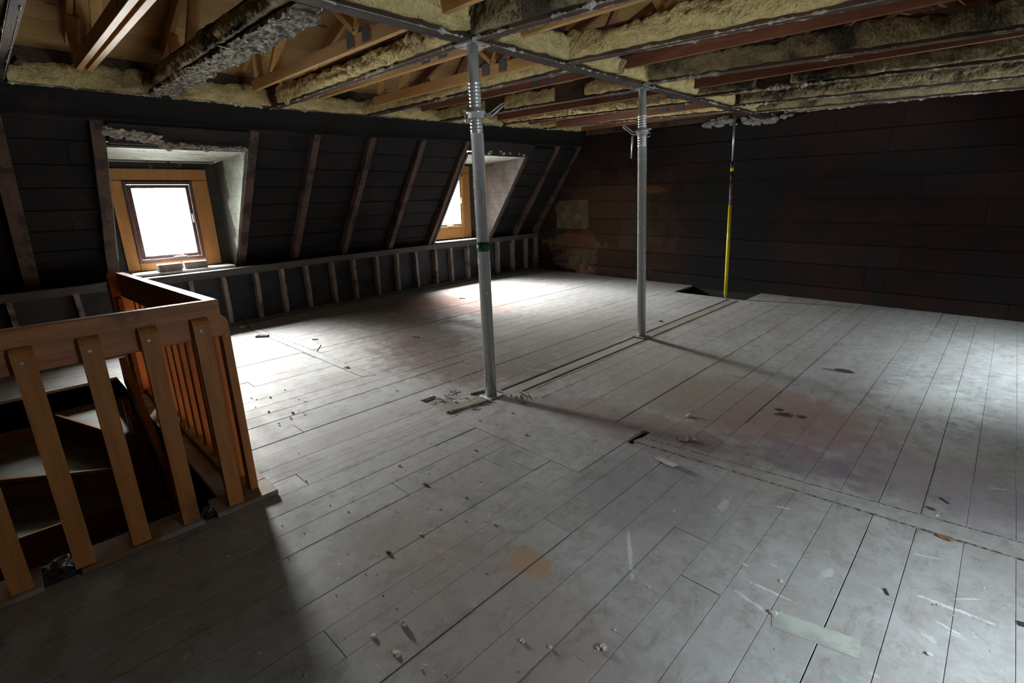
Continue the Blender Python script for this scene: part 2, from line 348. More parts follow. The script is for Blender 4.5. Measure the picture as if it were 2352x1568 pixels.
M['joint'] = plain('crumbly_open_joint', (.03, .026, .022), .95, 0, (.25, .235, .21), 45, .1, .5)
M['patch'] = plain('pale_green_patch', (.37, .39, .36), .6, 0, (.27, .285, .265), 11, .3, .15)
M['brick'] = plain('dusty_brick', (.16, .135, .12), .9, 0, (.26, .235, .215), 12, .2, .5)
M['plaster'] = plain('plaster_crumb', (.52, .50, .44), .9, 0, (.40, .37, .31), 30, .2)
M['debris'] = plain('grey_plaster_dust', (.34, .325, .295), .95, 0, (.20, .18, .155), 40, .2)
M['bark'] = plain('dark_splinter', (.030, .022, .018), .8)
M['orange_chip'] = plain('orange_brick_chip', (.22, .095, .04), .85, 0, (.14, .06, .03), 60)
M['redwood_chip'] = plain('red_brown_chip', (.085, .032, .024), .8)
M['crumple'] = plain('crumpled_grey_metal', (.17, .18, .20), .3, .55, (.08, .085, .10), 14)
M['cloth'] = plain('purple_scrap', (.14, .05, .075), .9, 0, (.30, .20, .22), 60)
M['paint_flake'] = plain('grey_paint_flake', (.34, .31, .29), .7)
M['nailplate'] = plain('nail_plate_steel', (.20, .215, .235), .45, .7, (.12, .125, .14), 90)
def glass_mat():
    m = bpy.data.materials.new('window_glass'); m.use_nodes = True; N, L = m.node_tree.nodes, m.node_tree.links
    for n in list(N): N.remove(n)
    o = N.new('ShaderNodeOutputMaterial'); x = N.new('ShaderNodeMixShader'); a = N.new('ShaderNodeBsdfTransparent'); g = N.new('ShaderNodeBsdfGlossy')
    a.inputs[0].default_value = (.94, .96, .95, 1); g.inputs['Roughness'].default_value = .02; x.inputs[0].default_value = .06
    L.new(a.outputs[0], x.inputs[1]); L.new(g.outputs[0], x.inputs[2]); L.new(x.outputs[0], o.inputs[0]); return m
M['glass'] = glass_mat()
def farwall_mat():
    t = NT('scorched_wall_boards')
    g = t.noise(t.scale(t.O, (1.2, 10, 14)), 3, 6, .6); big = t.noise(t.O, 1.5, 5, .6)
    c = t.mix(t.ramp(g, .35, .65), (.025, .0098, .0080), (.018, .0080, .0066)); c = t.mix(t.ramp(big, .42, .62, 0, .85), c, (.010, .009, .0086))
    def st(x, z, rx, rz, col, a, **k):
        nonlocal c
        c = t.mix(t.math('MULTIPLY', t.spot(x, 7.94, rx, 1e6, z, rz, **k), a), c, col)
    st(-5.3, .9, 1.15, .9, (.08, .042, .024), .65, edge=.5, rag=.5, scl=5)
    st(-6.0, .58, .62, .2, (.155, .105, .05), .65, edge=.25, rag=.7, scl=6); st(-5.75, .66, .28, .16, (.15, .046, .024), .8, edge=.15, rag=.9, scl=7)
    st(-6.0, .25, .5, .17, (.15, .11, .078), .6, edge=.2, rag=.4, scl=7); st(-5.75, .06, .2, .1, (.23, .11, .08), .7, edge=.3, rag=.6, scl=8)
    st(-4.4, 1.52, .27, .06, (.15, .06, .022), .8, edge=.15, rag=.6, scl=6); st(-4.6, .9, .35, .4, (.05, .036, .02), .4, rag=.8, scl=5)
    st(-2.98, 1.2, .56, 1.7, (.009, .0095, .009), .9, edge=.25, rag=.22, scl=4)
    st(-2.95, .25, .75, .75, (.005, .005, .0055), .85, edge=.5, rag=.2, scl=3)
    n = t.noise(t.scale(t.O, (5, 1, 22)), 2, 5, .65); k = t.math('MULTIPLY', t.spot(-2.95, 7.94, .48, 1e6, 1.3, 1.1, edge=.2, rag=.3), t.ramp(n, .60, .72, 0, .5))
    c = t.mix(k, c, (.075, .06, .053))
    r = t.math('MULTIPLY', t.math('SUBTRACT', t.geo.outputs['Random Per Island'], .5), .5)
    hs = t.N.new('ShaderNodeHueSaturation'); t.L.new(c, hs.inputs['Color']); t.L.new(t.math('ADD', 1.0, r), hs.inputs['Value'])
    t.set('Base Color', hs.outputs[0]); t.set('Roughness', .8); t.set('Specular IOR Level', .18); t.bump(g, .35, .006); return t.m
M['farwall'] = farwall_mat()
M['paper'] = plain('stained_paper', (.15, .12, .066), .85, 0, (.085, .062, .04), 7, .2)

# ------------------------------------------------------------------ room numbers
YB, YF = -2.2, 7.94
XR = XM+6.85
kx = lambda y: lin(y, (-2, 2.2, 3.0, 5.3, 8), (-6.62, -6.68, -6.80, -6.89, -6.89))   # inner face of the left knee wall
plate_z = lambda y: lin(y, (1.0, 8.0), (.70, .735))
ceil_l = lambda y: lin(y, (.4, 2.7, 5.4, 7.3, 7.94), (2.415, 2.425, 2.487, 2.53, 2.555))
head_lo = lambda y: lin(y, (.3, 2.7, 7.3, 7.94), (2.185, 2.185, 2.29, 2.30))
STAIR = (-5.53, -2.68, -1.6, .57); CHIM = (-3.55, -2.48, 7.27, 7.94)

# ------------------------------------------------------------------ floor
def subtract(rects, h):
    out = []
    for x0, x1, y0, y1 in rects:
        a0, a1, b0, b1 = max(x0, h[0]), min(x1, h[1]), max(y0, h[2]), min(y1, h[3])
        if a0 >= a1-1e-4 or b0 >= b1-1e-4: out.append((x0, x1, y0, y1)); continue
        if x0 < a0-.003: out.append((x0, a0, y0, y1))
        if x1 > a1+.003: out.append((a1, x1, y0, y1))
        if y0 < b0-.003: out.append((a0, a1, y0, b0))
        if y1 > b1+.003: out.append((a0, a1, b1, y1))
    return out
S1 = (-2.69, -2.515, 2.62, 7.22); S2 = (-1.46, XR, 2.60, 2.79); S3 = (-6.45, -3.85, 1.96, 2.09); PATCH = (-2.58, -1.475, 2.03, 2.72)
HOLES = [STAIR, CHIM]; CUTS = HOLES+[S1, PATCH, (-2.505, -2.36, 2.56, 2.68), (-3.0, -2.72, 2.06, 2.19), (-1.475, -1.43, 2.52, 2.74)]
rnd = random.Random(3); mb = MB()
x = .2765+.1632*8
while x > -7.1:
    xl = x-.1632; g0 = rnd.choice((.0005, .0006, .0009, .0013, .0026)); y = YB-rnd.uniform(0, 2.5)
    while y < YF:
        L_ = rnd.uniform(2.2, 4.4); ye = min(y+L_, YF)
        dz = rnd.uniform(-.0015, .0015)
        rs = [(xl+g0, x-g0*.5, max(y, YB)+.0012, ye-.0012)]
        for h in CUTS: rs = [q for r in [rs] for q in subtract(r, h)]
        for r in rs:
            if r[1]-r[0] > .004 and r[3]-r[2] > .004: mb.box(r[0], r[1], r[2], r[3], -.024, dz, .0012 if r[1]-r[0] > .05 else 0)
        y = ye
    x = xl
floor = struct(mb.build('floor', M['floor']), 'worn grey painted board floor with red brown stains', 'floor')
mb = MB()
for r in [q for h in [HOLES] for q in subtract(subtract([(-7.15, XR+.15, YB-.1, YF+.1)], STAIR), CHIM)]: mb.box(r[0], r[1], r[2], r[3], -.26, -.0255)
mb.build('subfloor', M['under'], floor)
mb = MB(); mb.box(PATCH[0]+.003, PATCH[1]-.006, PATCH[2]+.004, PATCH[3]-.003, -.024, .0005, .0015)
mb.build('patch_panel', M['floor'], floor)
mb = MB(); mb.box(S1[0]+.004, S1[1]-.045, S1[2], S1[3], -.024, -.006, .002); mb.box(S1[1]-.04, S1[1]-.008, S1[2], S1[3], -.024, -.012, .002)
mb.build('partition_strip', M['scar_y'], floor)
def scar(a0, a1, b0, b1, g=.013):
    """flat strip left by a removed partition: a0-a1 lower edge, b0-b1 upper edge, open joint on either side"""
    A0, A1, B0, B1 = (Vector((*p, 0)) for p in (a0, a1, b0, b1)); n0, n1 = (B0-A0).normalized()*g, (B1-A1).normalized()*g
    mb = MB(); mb.prism([A0+n0+Vector((0, 0, -.004)), A1+n1+Vector((0, 0, -.004)), B1-n1+Vector((0, 0, -.004)), B0-n0+Vector((0, 0, -.004))], (0, 0, .0075)); mb.build('partition_strip', M['floor'], floor)
    for p, q, u, v in ((A0, A1, n0, n1), (B0, B1, -n0, -n1)):
        mb = MB(); mb.prism([p+Vector((0, 0, -.004)), q+Vector((0, 0, -.004)), q+v+Vector((0, 0, -.004)), p+u+Vector((0, 0, -.004))], (0, 0, .0058)); mb.build('open_joint', M['joint'], floor)
scar((-1.45, 2.552), (1.45, 2.797), (-1.425, 2.64), (1.45, 3.0))
scar((-6.45, 2.005), (-3.83, 2.031), (-6.45, 2.083), (-3.753, 2.142), .009)
mb = MB(); mb.prism([(-.372, 1.738, -.003), (-.348, 1.655, -.003), (-.096, 1.712, -.003), (-.106, 1.80, -.003)], (0, 0, .0048)); mb.build('pale_patch', M['patch'], floor)
mb = MB(); mb.box(-2.998, -2.722, 2.062, 2.188, -.024, -.016, .001); mb.box(-2.503, -2.362, 2.562, 2.678, -.024, -.019, .001); mb.build('recessed_board', M['scar_y'], floor)
mb = MB()
for r in ((CHIM[0]-.03, CHIM[0], CHIM[2], YF), (CHIM[1], CHIM[1]+.03, CHIM[2], YF), (CHIM[0]-.03, CHIM[1]+.03, CHIM[2]-.03, CHIM[2])): mb.box(*r, -1.5, -.027)
mb.box(CHIM[0]-.05, CHIM[1]+.05, CHIM[2]-.05, YF+.02, -1.52, -1.49); mb.build('hole_lining', M['under'], floor)
# rough plaster lines along the old partition edges (nobody could count the grains)
mb = MB(); rnd = random.Random(11)
def ridge(x0, y0, x1, y1, n, w, r):
    for i in range(n):
        q = rnd.random(); x, y = x0+(x1-x0)*q, y0+(y1-y0)*q
        k = noise.noise(Vector((x*3, y*3, 1.3)))
        if k < -.12: continue
        s = r*rnd.uniform(.4, 1.1); mb.blob((x+rnd.gauss(0, w*.4), y+rnd.gauss(0, w*.4), s*.2-.003), s, .5, 1, (1, 1, .55), i)
ridge(-1.42, 2.56, 1.4, 2.80, 900, .016, .0085); ridge(-1.40, 2.636, 1.4, 2.985, 380, .012, .0065)
ridge(-6.3, 2.085, -3.78, 2.138, 420, .012, .009); ridge(-5.6, 2.012, -3.85, 2.03, 330, .012, .008)
ridge(-2.70, 2.7, -2.70, 7.1, 200, .01, .007); ridge(-2.51, 2.7, -2.51, 7.1, 240, .012, .008); ridge(-2.97, 2.13, -2.55, 2.5, 60, .03, .009)
tag(mb.build('plaster_crumbs', M['debris']), 'grey plaster crumbs lining the old partition marks in the floor', 'rubble', None, 'stuff')
mb = MB()
for i in range(420):
    if rnd.random() < .55: x, y = rnd.uniform(-2.4, .3), rnd.uniform(.4, 2.6)
    else: x, y = rnd.uniform(-6.3, .3), rnd.uniform(.9, 7.3)
    if -5.6 < x < -2.45 and y < .85 or -3.6 < x < -2.4 and y > 7.2: continue
    s = rnd.uniform(.0015, .0045) if rnd.random() < .93 else rnd.uniform(.005, .009); mb.blob((x, y, s*.45), s, .5, 1, (1, 1, .7), i)
tag(mb.build('floor_grit', M['plaster']), 'fine plaster grit scattered over the grey floor boards', 'grit', None, 'stuff')

# ------------------------------------------------------------------ side walls (mansard slopes over knee walls, two dormers each)
D1 = (.965, 2.145); D2 = (5.27, 6.50); DS = {0: (D1, 2.0, 1.93), 1: (D2, 2.09, 2.02)}
def side(left):
    X = (lambda x: x) if left else (lambda x: XM-x)
    K = kx if left else (lambda y: -6.85)
    side_n = 'left' if left else 'right'
    # sloped sheathing of horizontal boards, behind the rafters
    mb = MB(); N = 8; zb, zt = .66, 2.23
    def sx(z): return -7.03+(z-.72)*1.1/1.45
    rnd = random.Random(5)
    for i in range(N):
        z0 = zb+(zt-zb)*i/N+.004; z1 = zb+(zt-zb)*(i+1)/N-rnd.uniform(.003, .009)
        segs = [(YB, YF)]
        for d, dz, _ in DS.values():
            zc = dz+.03
            if z0 < zc: segs = [q for a, b in segs for q in ([(a, b)] if b <= d[0] or a >= d[1] else [(a, d[0]-.008), (d[1]+.008, b)])]
        for a, b in segs:
            if b-a < .05: continue
            cuts = [a]+sorted(rnd.uniform(a, b) for _ in range(int((b-a)/2.5)))+[b]
            for p, q in zip(cuts, cuts[1:]):
                if q-p < .02: continue
                mb.hexa([(X(sx(z0)), p+.002, z0), (X(sx(z0)-.03), p+.002, z0), (X(sx(z0)-.03), q-.002, z0), (X(sx(z0)), q-.002, z0),
                         (X(sx(z1)), p+.002, z1), (X(sx(z1)-.03), p+.002, z1), (X(sx(z1)-.03), q-.002, z1), (X(sx(z1)), q-.002, z1)])
    w = struct(mb.build('wall_'+side_n, M['soot_plank']), 'soot blackened sloping board wall on the '+('window' if left else 'opposite')+' side', 'wall')
    mb = MB()                                    # light-tight backing of the slope
    for a, b, z0 in ((YB, D1[0]-.012, .6), (D1[0]-.012, D1[1]+.012, 2.05), (D1[1]+.012, D2[0]-.012, .6), (D2[0]-.012, D2[1]+.012, 2.14), (D2[1]+.012, YF, .6)):
        mb.hexa([(X(sx(z0)-.035), a, z0), (X(sx(z0)-.08), a, z0), (X(sx(z0)-.08), b, z0), (X(sx(z0)-.035), b, z0),
                 (X(sx(2.23)-.035), a, 2.23), (X(sx(2.23)-.12), a, 2.73), (X(sx(2.23)-.12), b, 2.73), (X(sx(2.23)-.035), b, 2.23)])
    mb.build('sheathing_backing', M['under'], w)
    mb = MB()                                    # board behind the knee wall studs
    ys = [YB, 0, 2.2, 3.0, 5.3, YF]
    for a, b in zip(ys, ys[1:]):
        mb.hexa([(X(K(a)-.11), a, -.03), (X(-7.3), a, -.03), (X(-7.3), b, -.03), (X(K(b)-.11), b, -.03),
                 (X(K(a)-.11), a, .67), (X(-7.3), a, .67), (X(-7.3), b, .67), (X(K(b)-.11), b, .67)])
    mb.build('backing_board', M['tar'], w)
    for i, (d, zf, zk) in DS.items():            # dormer lining
        zs = .70
        for s, yy in ((-1, d[0]), (1, d[1])):
            mb = MB(); t = .03*s
            mb.prism([(X(-7.16), yy, zs-.02), (X(-6.93), yy, zs-.02), (X(sx(zf)+.05), yy, zf), (X(-7.16), yy, zk)], (0, t, 0))
            mb.build('dormer_cheek', M['cheek1' if i == 0 else 'cheek2'], w)
        mb = MB(); mb.hexa([(X(-7.2), d[0], zk), (X(sx(zf)+.06), d[0], zf), (X(sx(zf)+.06), d[1], zf), (X(-7.2), d[1], zk),
                            (X(-7.2), d[0], zk+.03), (X(sx(zf)+.06), d[0], zf+.03), (X(sx(zf)+.06), d[1], zf+.03), (X(-7.2), d[1], zk+.03)])
        dc = mb.build('dormer_ceiling', M['charpanel'], w); rl = random.Random(3+i); nl = 17; mb = MB(); ya = d[0]+.004
        for q in range(nl):
            fa, fb = (q+.08)/nl, (q+1-rl.uniform(.14, .3))/nl; y0_ = ya
            P_ = lambda f, y_, dz_: (X(-7.13+(sx(zf)+.05+7.13)*f), y_, zk+(zf-zk)*(-7.13+(sx(zf)+.05+7.13)*f+7.2)/(sx(zf)+.06+7.2)+dz_)
            y1_ = d[1]-.004
            if q < 4 and rl.random() < .6: continue
            n_ = rl.randint(1, 3); cuts = [y0_]+sorted(rl.uniform(y0_, y1_) for _ in range(n_-1))+[y1_]
            for u, v in zip(cuts, cuts[1:]):
                if v-u > .04: mb.hexa([P_(fa, u, -.011), P_(fb, u, -.011), P_(fb, v-.006, -.011), P_(fa, v-.006, -.011), P_(fa, u, -.003), P_(fb, u, -.003), P_(fb, v-.006, -.003), P_(fa, v-.006, -.003)])
        tag(mb.build('lath_strips', M['lath'], w), None, None, None, 'stuff')
        mb = MB(); mb.box(*sorted((X(-7.3), X(-6.90))), d[0]-.02, d[1]+.02, .60, .708)
        mb.build('dormer_base', M['tar'], w)
        mb = MB(); mb.beam((X(sx(zf+.16)+.10), d[0], zf+.10), (X(sx(zf+.16)+.10), d[1], zf+.10), .05, .20, (.6*(1 if left else -1), 0, .8), .004)
        mb.build('dormer_trimmer', M['header'], w)
    return w, X, sx
wl_, XL, sxl = side(True)
wr_, XRf, sxr = side(False)

# windows
def window(n, y0, y1, z0, z1, left, dark, cas):
    X = (lambda x: x) if left else (lambda x: XM-x)
    cy0, cy1, cz0, cz1 = cas; f = .075
    root = bpy.data.objects.new('window_%d' % n, None); COL.objects.link(root); loc = (X(-7.08), (y0+y1)/2, cz0); root.location = loc; LOC[root.name] = Vector(loc)
    struct(root, 'small bright %s framed dormer window' % ('maroon' if dark else 'tan') + (' above two bricks' if n == 1 else ' behind the front steel prop' if n == 2 else ' in the sloping wall opposite'), 'window')
    sm = M['sash_dark' if dark else 'sash_tan']
    fx0, fx1 = y0-f, y1+f; fz0, fz1 = z0-f, z1+f
    def bx(mb, xa, xb, *r): mb.box(*sorted((X(xa), X(xb))), *r)
    mb = MB()                                    # wall around the frame, outside
    D = D1 if n in (1, 3) else D2
    bx(mb, -7.22, -7.09, D[0]-.05, fx0+.004, .6, 2.15); bx(mb, -7.22, -7.09, fx1-.004, D[1]+.05, .6, 2.15); bx(mb, -7.22, -7.09, fx0+.004, fx1-.004, .6, fz0+.004); bx(mb, -7.22, -7.09, fx0+.004, fx1-.004, fz1-.004, 2.15)
    mb.build('wall_panel', M['charpanel'], root)
    for r in ((cy0, fx0, cz0, cz1-.125), (fx1, cy1, cz0, cz1-.125), (cy0, cy1, cz1-.122, cz1), (fx0+.002, fx1-.002, cz0, fz0)):
        mb = MB(); bx(mb, -7.088, -7.06, r[0]+.001, r[1]-.001, r[2]+.001, r[3]-.001, .003); mb.build('casing_board', M['case'], root)
    mb = MB()
    for r in ((fx0, fx0+.035, fz0, fz1), (fx1-.035, fx1, fz0, fz1), (fx0+.035, fx1-.035, fz0, fz0+.035), (fx0+.035, fx1-.035, fz1-.035, fz1)): bx(mb, -7.17, -7.05, *r, .004)
    mb.build('window_frame', sm, root)
    mb = MB()
    for r in ((fx0+.037, y0, fz0+.037, fz1-.037), (y1, fx1-.037, fz0+.037, fz1-.037), (y0, y1, fz0+.037, z0), (y0, y1, z1, fz1-.037)): bx(mb, -7.105, -7.062, *r, .005)
    sash = mb.build('sash', sm, root)
    mb = MB(); bx(mb, -7.081, -7.075, y0-.005, y1+.005, z0-.005, z1+.005); mb.build('glass_pane', M['glass'], sash)
    mb = MB(); bx(mb, -7.066, -7.04, y0+.27, y0+.40, fz0+.036, fz0+.052, .004); mb.tube((X(-7.06), y0+.37, fz0+.05), (X(-7.03), y0+.33, fz0+.075), .008, 10); mb.blob((X(-7.03), y0+.33, fz0+.078), .013, .1, 1)
    mb.build('crank_handle', M['white_paint'], root)
    mb = MB(); bx(mb, -7.066, -7.045, fx1-.062, fx1-.035, (z0+z1)/2-.02, (z0+z1)/2+.08, .004); mb.build('sash_lock', M['white_paint'], root)
    if n in (1, 3):
        mb = MB(); yy = [D[0]+.06, D[0]+.35, 1.55, 1.9, D[1]-.07]
        bx(mb, -7.06, -6.80, D[0]+.04, D[1]-.04, .709, .735, .003); mb.build('window_sill', M['white_paint'], root)
    else:
        mb = MB(); bx(mb, -7.06, -6.86, D[0]+.02, D[1]-.02, .735, .75, .003); mb.build('window_sill', M['white_paint'], root)
    return root
CAS = [(1.07, 2.035, .742, 1.86), (5.23+.06, 6.25, .77, 1.995)]
for i, (y0, y1, z0, z1, left) in enumerate(WINS): window(i+1, y0, y1, z0, z1, left, i % 2 == 0, CAS[i % 2])

# left knee wall frame
ORD = 'first second third fourth fifth sixth seventh eighth ninth tenth eleventh twelfth thirteenth fourteenth fifteenth sixteenth seventeenth eighteenth nineteenth twentieth'.split()
STY = [7.89, 7.58, 7.19, 6.78, 6.40, 6.015, 5.63, 5.285, 4.88, 4.49, 4.12, 3.73, 3.39, 3.00, 2.64, 2.29, 1.92, 1.56, .55, .05]
rnd = random.Random(21)
for i, y in enumerate(STY):
    mb = MB(); x = kx(y); zt = plate_z(y)-.082
    mb.beam((x-.05, y, .05), (x-.05+rnd.uniform(-.004, .004), y+rnd.uniform(-.012, .012), zt), .048, .095, (1, 0, 0), .003, 5, .002)
    if i == 0: lab = 'short wall stud in the far left corner against the board wall'
    elif y > 1: lab = 'rough short wall stud, %s from the far corner, under the sloping wall' % ORD[i]
    else: lab = 'dim short wall stud behind the stair railing, %s' % ('nearer the bright window' if y > .3 else 'nearest the left picture edge')
    tag(mb.build('wall_stud', M['stud'], loc=(x, y, 0)), lab, 'stud', 'studs of the low wall under the windows')
def strip(name, m, z0f, z1f, d0, d1, label, cat, ya=YB+.02, yb=YF-.02):
    mb = MB(); ys = [ya]+[v for v in (0, 1.1, 2.2, 2.6, 3.0, 4.1, 5.3, 6.6) if ya < v < yb]+[yb]
    for a, b in zip(ys, ys[1:]):
        mb.hexa([(kx(a)+d0, a, z0f(a)), (kx(a)+d1, a, z0f(a)), (kx(b)+d1, b, z0f(b)), (kx(b)+d0, b, z0f(b)), (kx(a)+d0, a, z1f(a)), (kx(a)+d1, a, z1f(a)), (kx(b)+d1, b, z1f(b)), (kx(b)+d0, b, z1f(b))])
    bmesh.ops.remove_doubles(mb.bm, verts=mb.bm.verts[:], dist=.0005)
    return tag(mb.build(name, m, loc=(kx(3), 3, 0)), label, cat)
strip('wall_plate', M['kneeplate'], lambda y: plate_z(y)-.082, lambda y: plate_z(y), -.105, .012, 'dusty grey timber plate capping the short wall studs', 'timber')
strip('sole_plate', M['kneeplate'], lambda y: .001, lambda y: .05, -.10, -.004, 'low timber at the foot of the short wall studs', 'timber')

# rafters of the left slope
RY = [(.25, .12), (.905, .10), (2.21, .095), (2.897, .08), (3.618, .08), (4.393, .08), (5.165, .075), (6.557, .08), (7.264, .08), (7.86, .075)]
RL = ['dim sloping rafter at the left picture edge, left of the near window', 'dark upright rafter on the left side of the near window', 'heavy rafter at the right cheek of the near window',
      'first sloping rafter right of the near window bay', 'second sloping rafter right of the near window bay', 'third sloping rafter right of the near window bay',
      'rafter cutting across the left side of the far window', 'peeling rafter at the right cheek of the far window', 'sloping rafter between the far window and the end wall', 'sloping rafter in the far corner against the end wall']
for (y, w), lab in zip(RY, RL):
    mb = MB(); zt = head_lo(y)+.05
    mb.beam((-6.98, y, .71 if y > 1 else .70), (-5.86, y, zt), w, .13, (.8, 0, .6), .004, 6, .003)
    tag(mb.build('rafter', M['rafter'], loc=(-6.95, y, .7)), lab, 'rafter', 'rafters of the sloping window wall')
# header beam along the top of the slope, with the foam rows above it
mb = MB(); ys = [YB+.02, .4, 1.5, 2.7, 4, 5.4, 6.4, 7.3, YF-.01]
for a, b in zip(ys, ys[1:]):
    mb.hexa([(-5.94, a, head_lo(a)), (-5.80, a, head_lo(a)), (-5.80, b, head_lo(b)), (-5.94, b, head_lo(b)), (-5.94, a, ceil_l(a)+.005), (-5.80, a, ceil_l(a)+.005), (-5.80, b, ceil_l(b)+.005), (-5.94, b, ceil_l(b)+.005)])
    mb.hexa([(-5.80, a, head_lo(a)), (-5.775, a, head_lo(a)), (-5.775, b, head_lo(b)), (-5.80, b, head_lo(b)), (-5.80, a, head_lo(a)+.022), (-5.775, a, head_lo(a)+.022), (-5.775, b, head_lo(b)+.022), (-5.80, b, head_lo(b)+.022)])
bmesh.ops.remove_doubles(mb.bm, verts=mb.bm.verts[:], dist=.0005)
header = thing('header_beam', 'charred black header beam along the top of the sloping wall', 'beam', (-5.87, 3, 2.2))
mb.build('timber', M['header'], header)
mb = MB()
for a, b in zip(ys, ys[1:]):
    mb.hexa([(-5.96, a, ceil_l(a)+.006), (-5.83, a, ceil_l(a)+.006), (-5.83, b, ceil_l(b)+.006), (-5.96, b, ceil_l(b)+.006), (-5.96, a, 2.72), (-5.83, a, 2.72), (-5.83, b, 2.72), (-5.96, b, 2.72)])
mb.build('top_plate', M['joist'], header)

# ------------------------------------------------------------------ foam and torn plaster strips
def foam(p0, p1, nrm, h, th, seed, parent, name='spray_foam', mat='foam', gaps=(), hv=.28, shift=0.0, step=.016):
    """lumpy spray foam stuck to a timber face; p0, p1 = lower edge"""
    if gaps:
        cur = 0.0; P0, P1 = Vector(p0), Vector(p1)
        for a, b in list(gaps)+[(1.0, 1.0)]:
            if a-cur > .02: foam(P0.lerp(P1, cur), P0.lerp(P1, a), nrm, h, th, seed+a, parent, name, mat, (), hv, shift, step)
            cur = b
        return
    p0, p1, nrm = Vector(p0), Vector(p1), Vector(nrm).normalized(); L_ = (p1-p0).length; n = max(4, int(L_/step)); d = (p1-p0)/n
    mb = MB(); rows = 10; prev = None
    for i in range(n+1):
        s = i/n; c = p0+d*i
        if any(a < s < b for a, b in gaps): prev = None; continue
        hh = h*(1+hv*noise.noise(Vector((s*L_*1.6, seed*3.1, .5)))+.16*noise.noise(Vector((s*L_*7, seed, 4.5)))+.10*noise.noise(Vector((s*L_*21, seed, 9.5))))
        lo = .012*noise.noise(Vector((s*L_*9, seed, 2.2)))
        ring = [mb.bm.verts.new(c+Vector((0, 0, lo+.004))-nrm*.004)]
        for r in range(rows):
            q = r/(rows-1); t = th*(.55+.45*math.sin(PI*min(1, .15+q*.85)))*(1+.30*noise.noise(Vector((s*L_*38, q*22, seed+7)))+.45*noise.noise(Vector((s*L_*5+seed, q*3, seed)))+.25*noise.noise(Vector((s*L_*17, q*9, seed+3))))
            if r == rows-1: t *= .35
            ring.append(mb.bm.verts.new(c+nrm*max(t, .004)+Vector((0, 0, lo+q*hh))))
        ring.append(mb.bm.verts.new(c-nrm*.004+Vector((0, 0, lo+hh))))
        if prev:
            for k in range(len(ring)):
                f = mb.bm.faces.new((prev[k], prev[(k+1) % len(ring)], ring[(k+1) % len(ring)], ring[k])); f.smooth = True
        else: mb.bm.faces.new(ring)
        prev = ring
    mb.bm.faces.new(prev[::-1])
    return mb.build(name, M[mat], parent)
def shreds(p0, p1, nrm, seed, parent, amt=1.0, w=.012, name='torn_plaster_edge'):
    """ragged rest of torn plaster along a lower timber edge, one continuous strip"""
    p0, p1, nrm = Vector(p0), Vector(p1), Vector(nrm).normalized(); L_ = (p1-p0).length; n = max(6, int(L_/.011)); mb = MB(); prev = None; Z = Vector((0, 0, 1))
    for i in range(n+1):
        x = L_*i/n; c = p0+(p1-p0)*(i/n)
        big = noise.noise(Vector((x*1.7, seed*2.7, 0)))+.1; f = noise.noise(Vector((x*11, seed*1.3, 5)))+.7*noise.noise(Vector((x*33, seed*1.3, 8)))
        k = max(0, big+.75*f-.12)*amt; dn = .0008+.034*k*(.4+max(0, noise.noise(Vector((x*24, seed, 3))))); up = .0015+.020*k; ww = .0012+w*1.3*k
        ring = [mb.bm.verts.new(c-nrm*.002-Z*dn*.5), mb.bm.verts.new(c+nrm*ww*.6-Z*dn), mb.bm.verts.new(c+nrm*ww+Z*up*.2), mb.bm.verts.new(c+nrm*ww*.5+Z*up), mb.bm.verts.new(c-nrm*.002+Z*up*.8)]
        if prev:
            for q in range(5): mb.bm.faces.new((prev[q], prev[(q+1) % 5], ring[(q+1) % 5], ring[q]))
        else: mb.bm.faces.new(ring)
        prev = ring
    mb.bm.faces.new(prev[::-1])
    return mb.build(name, M['shred'], parent)
ej = [.33, 1.418, 2.422, 3.543, 4.659, 5.837, 6.79, 7.85]
for i, (a, b) in enumerate(zip(ej, ej[1:])):
    foam((-5.80, a+.07, ceil_l(a)+.004), (-5.80, b-.03, ceil_l(b)+.004), (1, 0, 0), .165 if i < 2 else .13, .06, 40+i, header)
    shreds((-5.795, a+.07, ceil_l(a)), (-5.795, b, ceil_l(b)), (1, 0, 0), 60+i, header, 1.2, .02)

# main beam over the props
BX0, BX1, BZ = -2.735, -2.60, 2.43
beam = thing('main_beam', 'dark main ceiling beam running over both steel props', 'beam', (-2.67, 3, 2.43))
mb = MB(); mb.beam(((BX0+BX1)/2, YB+.03, BZ+.11), ((BX0+BX1)/2, YF-.02, BZ+.11), BX1-BX0, .22, (0, 0, 1), .006, 14, .003); mb.build('timber', M['beam'], beam)
RJ = [1.30, 2.425, 3.35, 4.484, 5.517, 6.45, 7.2]
segs = [(-1.9, 1.25, 0), (1.36, 2.30, 1), (2.56, 3.30, 2), (3.43, 3.95, 3), (4.0, 4.42, 3), (4.60, 5.45, 4), (5.6, 6.4, 5), (6.55, 7.15, 6)]
for k, (a, b, i) in enumerate(segs):
    foam((BX1, a, BZ+.015), (BX1, b, BZ+.015), (1, 0, 0), .165 if i < 2 else .15, .075, 80+k, beam, hv=.22)
    shreds((BX1-.01, a, BZ), (BX1-.01, b, BZ), (1, 0, 0), 90+k, beam, 1.1, .018)

